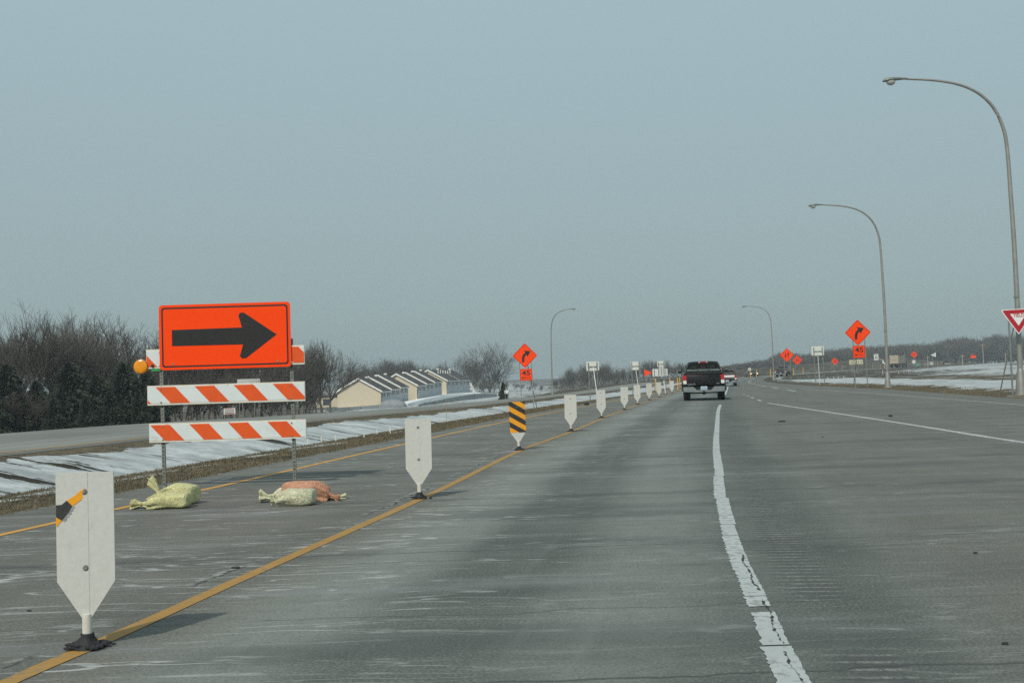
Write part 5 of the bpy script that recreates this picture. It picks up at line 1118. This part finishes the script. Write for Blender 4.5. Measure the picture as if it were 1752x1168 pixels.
# spruces
needle = simple("spruce_needles", (.028, .042, .028), .9, 0, .35, 1.2)
def spruce(seed, H, R):
    r = random.Random(seed); V = []; Fc = []
    z = .25
    while z < H*.985:
        t = z/H; rad = R*(1-t)**.85*(1+.22*math.sin(seed+z*3))+.06; nb = max(5, int(15*(1-t)+5)); a0 = r.uniform(0, 6.28)
        for k in range(nb):
            a = a0+2*math.pi*k/nb+r.uniform(-.25, .25); L = rad*r.uniform(.68, 1.15); ca, sa = math.cos(a), math.sin(a); droop = -.22*L+.1*L*t*3
            for j in range(7):
                q = (j+1)/7; x = L*q; zz = z+droop*q*q+.25*L*(1-q)*q*.3; wd_ = (.15+.16*(1-t))*R*(1.1-.55*q)
                for _ in range(2):
                    s = r.choice((-1, 1)); ex = x+r.uniform(.05, .16)*R; ey = s*wd_*r.uniform(.3, 1.1); ez = zz+r.uniform(-.16, .05)*R*.5; hx = r.uniform(.03, .07)*R
                    for px, py, pz_ in ((x-.05*R, 0, zz+hx), (ex, ey, ez), (ex-.1*R, ey*.4, ez-hx*1.4)): V.append((px*ca-py*sa, px*sa+py*ca, pz_))
                    n = len(V); Fc.append((n-3, n-2, n-1))
        z += H*.024*(1.15-.5*t)
    tr, tf_ = tubes_np([((0, 0, -.3), (0, 0, H*.5), .11, .06), ((0, 0, H*.5), (0, 0, H), .06, .015)], 7)
    return np_mesh('trunk', tr, tf_, bark), np_mesh('crown', V, Fc, needle), H
SP = [spruce(s, 5.2, 1.9) for s in (1, 2, 3)]
for i, (u, vt, y, w) in enumerate([(-18, 632, 92, 1.1), (12, 622, 90, 1.0), (62, 650, 96, 1.0), (120, 619, 90, 1.2), (165, 640, 94, 1.05), (212, 620, 95, 1.1), (250, 632, 98, 1.0), (92, 680, 86, .9), (36, 672, 88, .9), (188, 668, 88, 1.0), (147, 676, 87, .9), (237, 668, 90, .9), (-8, 670, 86, 1), (262, 650, 95, 1)]):
    a = atd(u, vt, y); z = ground_z(a.x, y); tm, cm, H = SP[i % 3]; h = a.z-z; o = thing('spruce_tree', 'dark green spruce in the dense row along the far side of the opposite road', 'spruce', (a.x, y, z), i*1.3, 'dark spruces along the opposite road'); o.scale = (h/H*w*1.12, h/H*w*1.12, h/H)
    link('trunk', tm, o); link('crown', cm, o)
a = atd(860.5, 653, 180); z = ground_z(a.x, 180); o = thing('spruce_tree', 'lone little dark spruce beside the small white verge sign', 'spruce', (a.x, 180, z)); h = a.z-z; o.scale = (h/5.2*.8, h/5.2*.8, h/5.2); link('trunk', SP[0][0], o); link('crown', SP[0][1], o)

# ------------------------------------------------------------------ dead grass along the verges
def blades(name, label, n, sampler, hmin, hmax, mat, wid=.005):
    V = np.zeros((n*3, 3)); P = np.array([sampler() for _ in range(n)]); h = rng.uniform(hmin, hmax, n); a = rng.uniform(0, 6.28, n); lean = rng.uniform(.2, 1.0, n)
    w = wid*rng.uniform(.6, 1.4, n)*(1+P[:, 1]/25); cx, cy = np.cos(a), np.sin(a); b = rng.uniform(0, 6.28, n)
    V[0::3] = P+np.stack([cx*w, cy*w, -0*w-.01], -1); V[1::3] = P-np.stack([cx*w, cy*w, 0*w+.01], -1); V[2::3] = P+np.stack([np.cos(b)*h*lean, np.sin(b)*h*lean, h], -1)
    return tag(link(name, np_mesh(name, V, np.arange(n*3).reshape(-1, 3), mat)), label, 'grass', kind='stuff')
gt = NT("dead_grass", .9, 0, .2); gn = gt.noise(gt.geo(), 6, 4, .7); gt.col(gt.mix(gt.step(gn, .3, .7), (.095, .078, .048), (.22, .185, .115)))
GY_ = [float(v) for v in np.arange(8, 110, 1)]; GZ = {}
for y in GY_:
    X_, Y_, Z_, S_ = ground_rows([y]); GZ[y] = (X_[0], Z_[0])
def gzf(x, y): k = GY_[min(len(GY_)-1, max(0, int(round(y-8))))]; return float(np.interp(x, *GZ[k]))
def left_strip():
    y = 9+60*random.random()**1.6; L = float(xPL(y)); g = float(gout(y)); t = random.random()**1.15
    x = L+.12-(L-g)*t*.98+random.gauss(0, .1); x = min(x, L+.12); return (x, y, gzf(x, y))
blades('dead_grass', 'strip of dead brown grass between the left shoulder and the snowy median', 50000, left_strip, .01, .05, gt.m)
def right_strip():
    y = 36+70*random.random()**1.3; R_ = float(xR(y)); x = R_-.1+3.0*random.random()**1.4; return (x, y, gzf(x, y))
blades('dead_grass', 'strip of dead brown grass along the right edge of the pavement', 14000, right_strip, .01, .06, gt.m)
def opp_strip():
    y = 24+80*random.random()**1.4; n_ = float(oN(y)); x = n_+.1+1.0*random.random(); return (x, y, gzf(x, y))
blades('dead_grass', 'dark dead grass at the near edge of the opposite road', 5000, opp_strip, .01, .04, gt.m)

# ------------------------------------------------------------------ haze
hz = MB().box(-2600, 2600, -60, 2900, -9, 26).build('haze', [], None)
hm = bpy.data.materials.new("haze"); hm.use_nodes = True; t = hm.node_tree; t.nodes.clear()
o_ = t.nodes.new('ShaderNodeOutputMaterial'); v_ = t.nodes.new('ShaderNodeVolumePrincipled'); v_.inputs['Color'].default_value = (.80, .90, .95, 1); v_.inputs['Density'].default_value = .00045; v_.inputs['Anisotropy'].default_value = .1
t.links.new(v_.outputs[0], o_.inputs['Volume']); hz.data.materials.clear(); hz.data.materials.append(hm)
tag(hz, 'pale winter haze filling the air over the whole road', 'haze', kind='stuff')
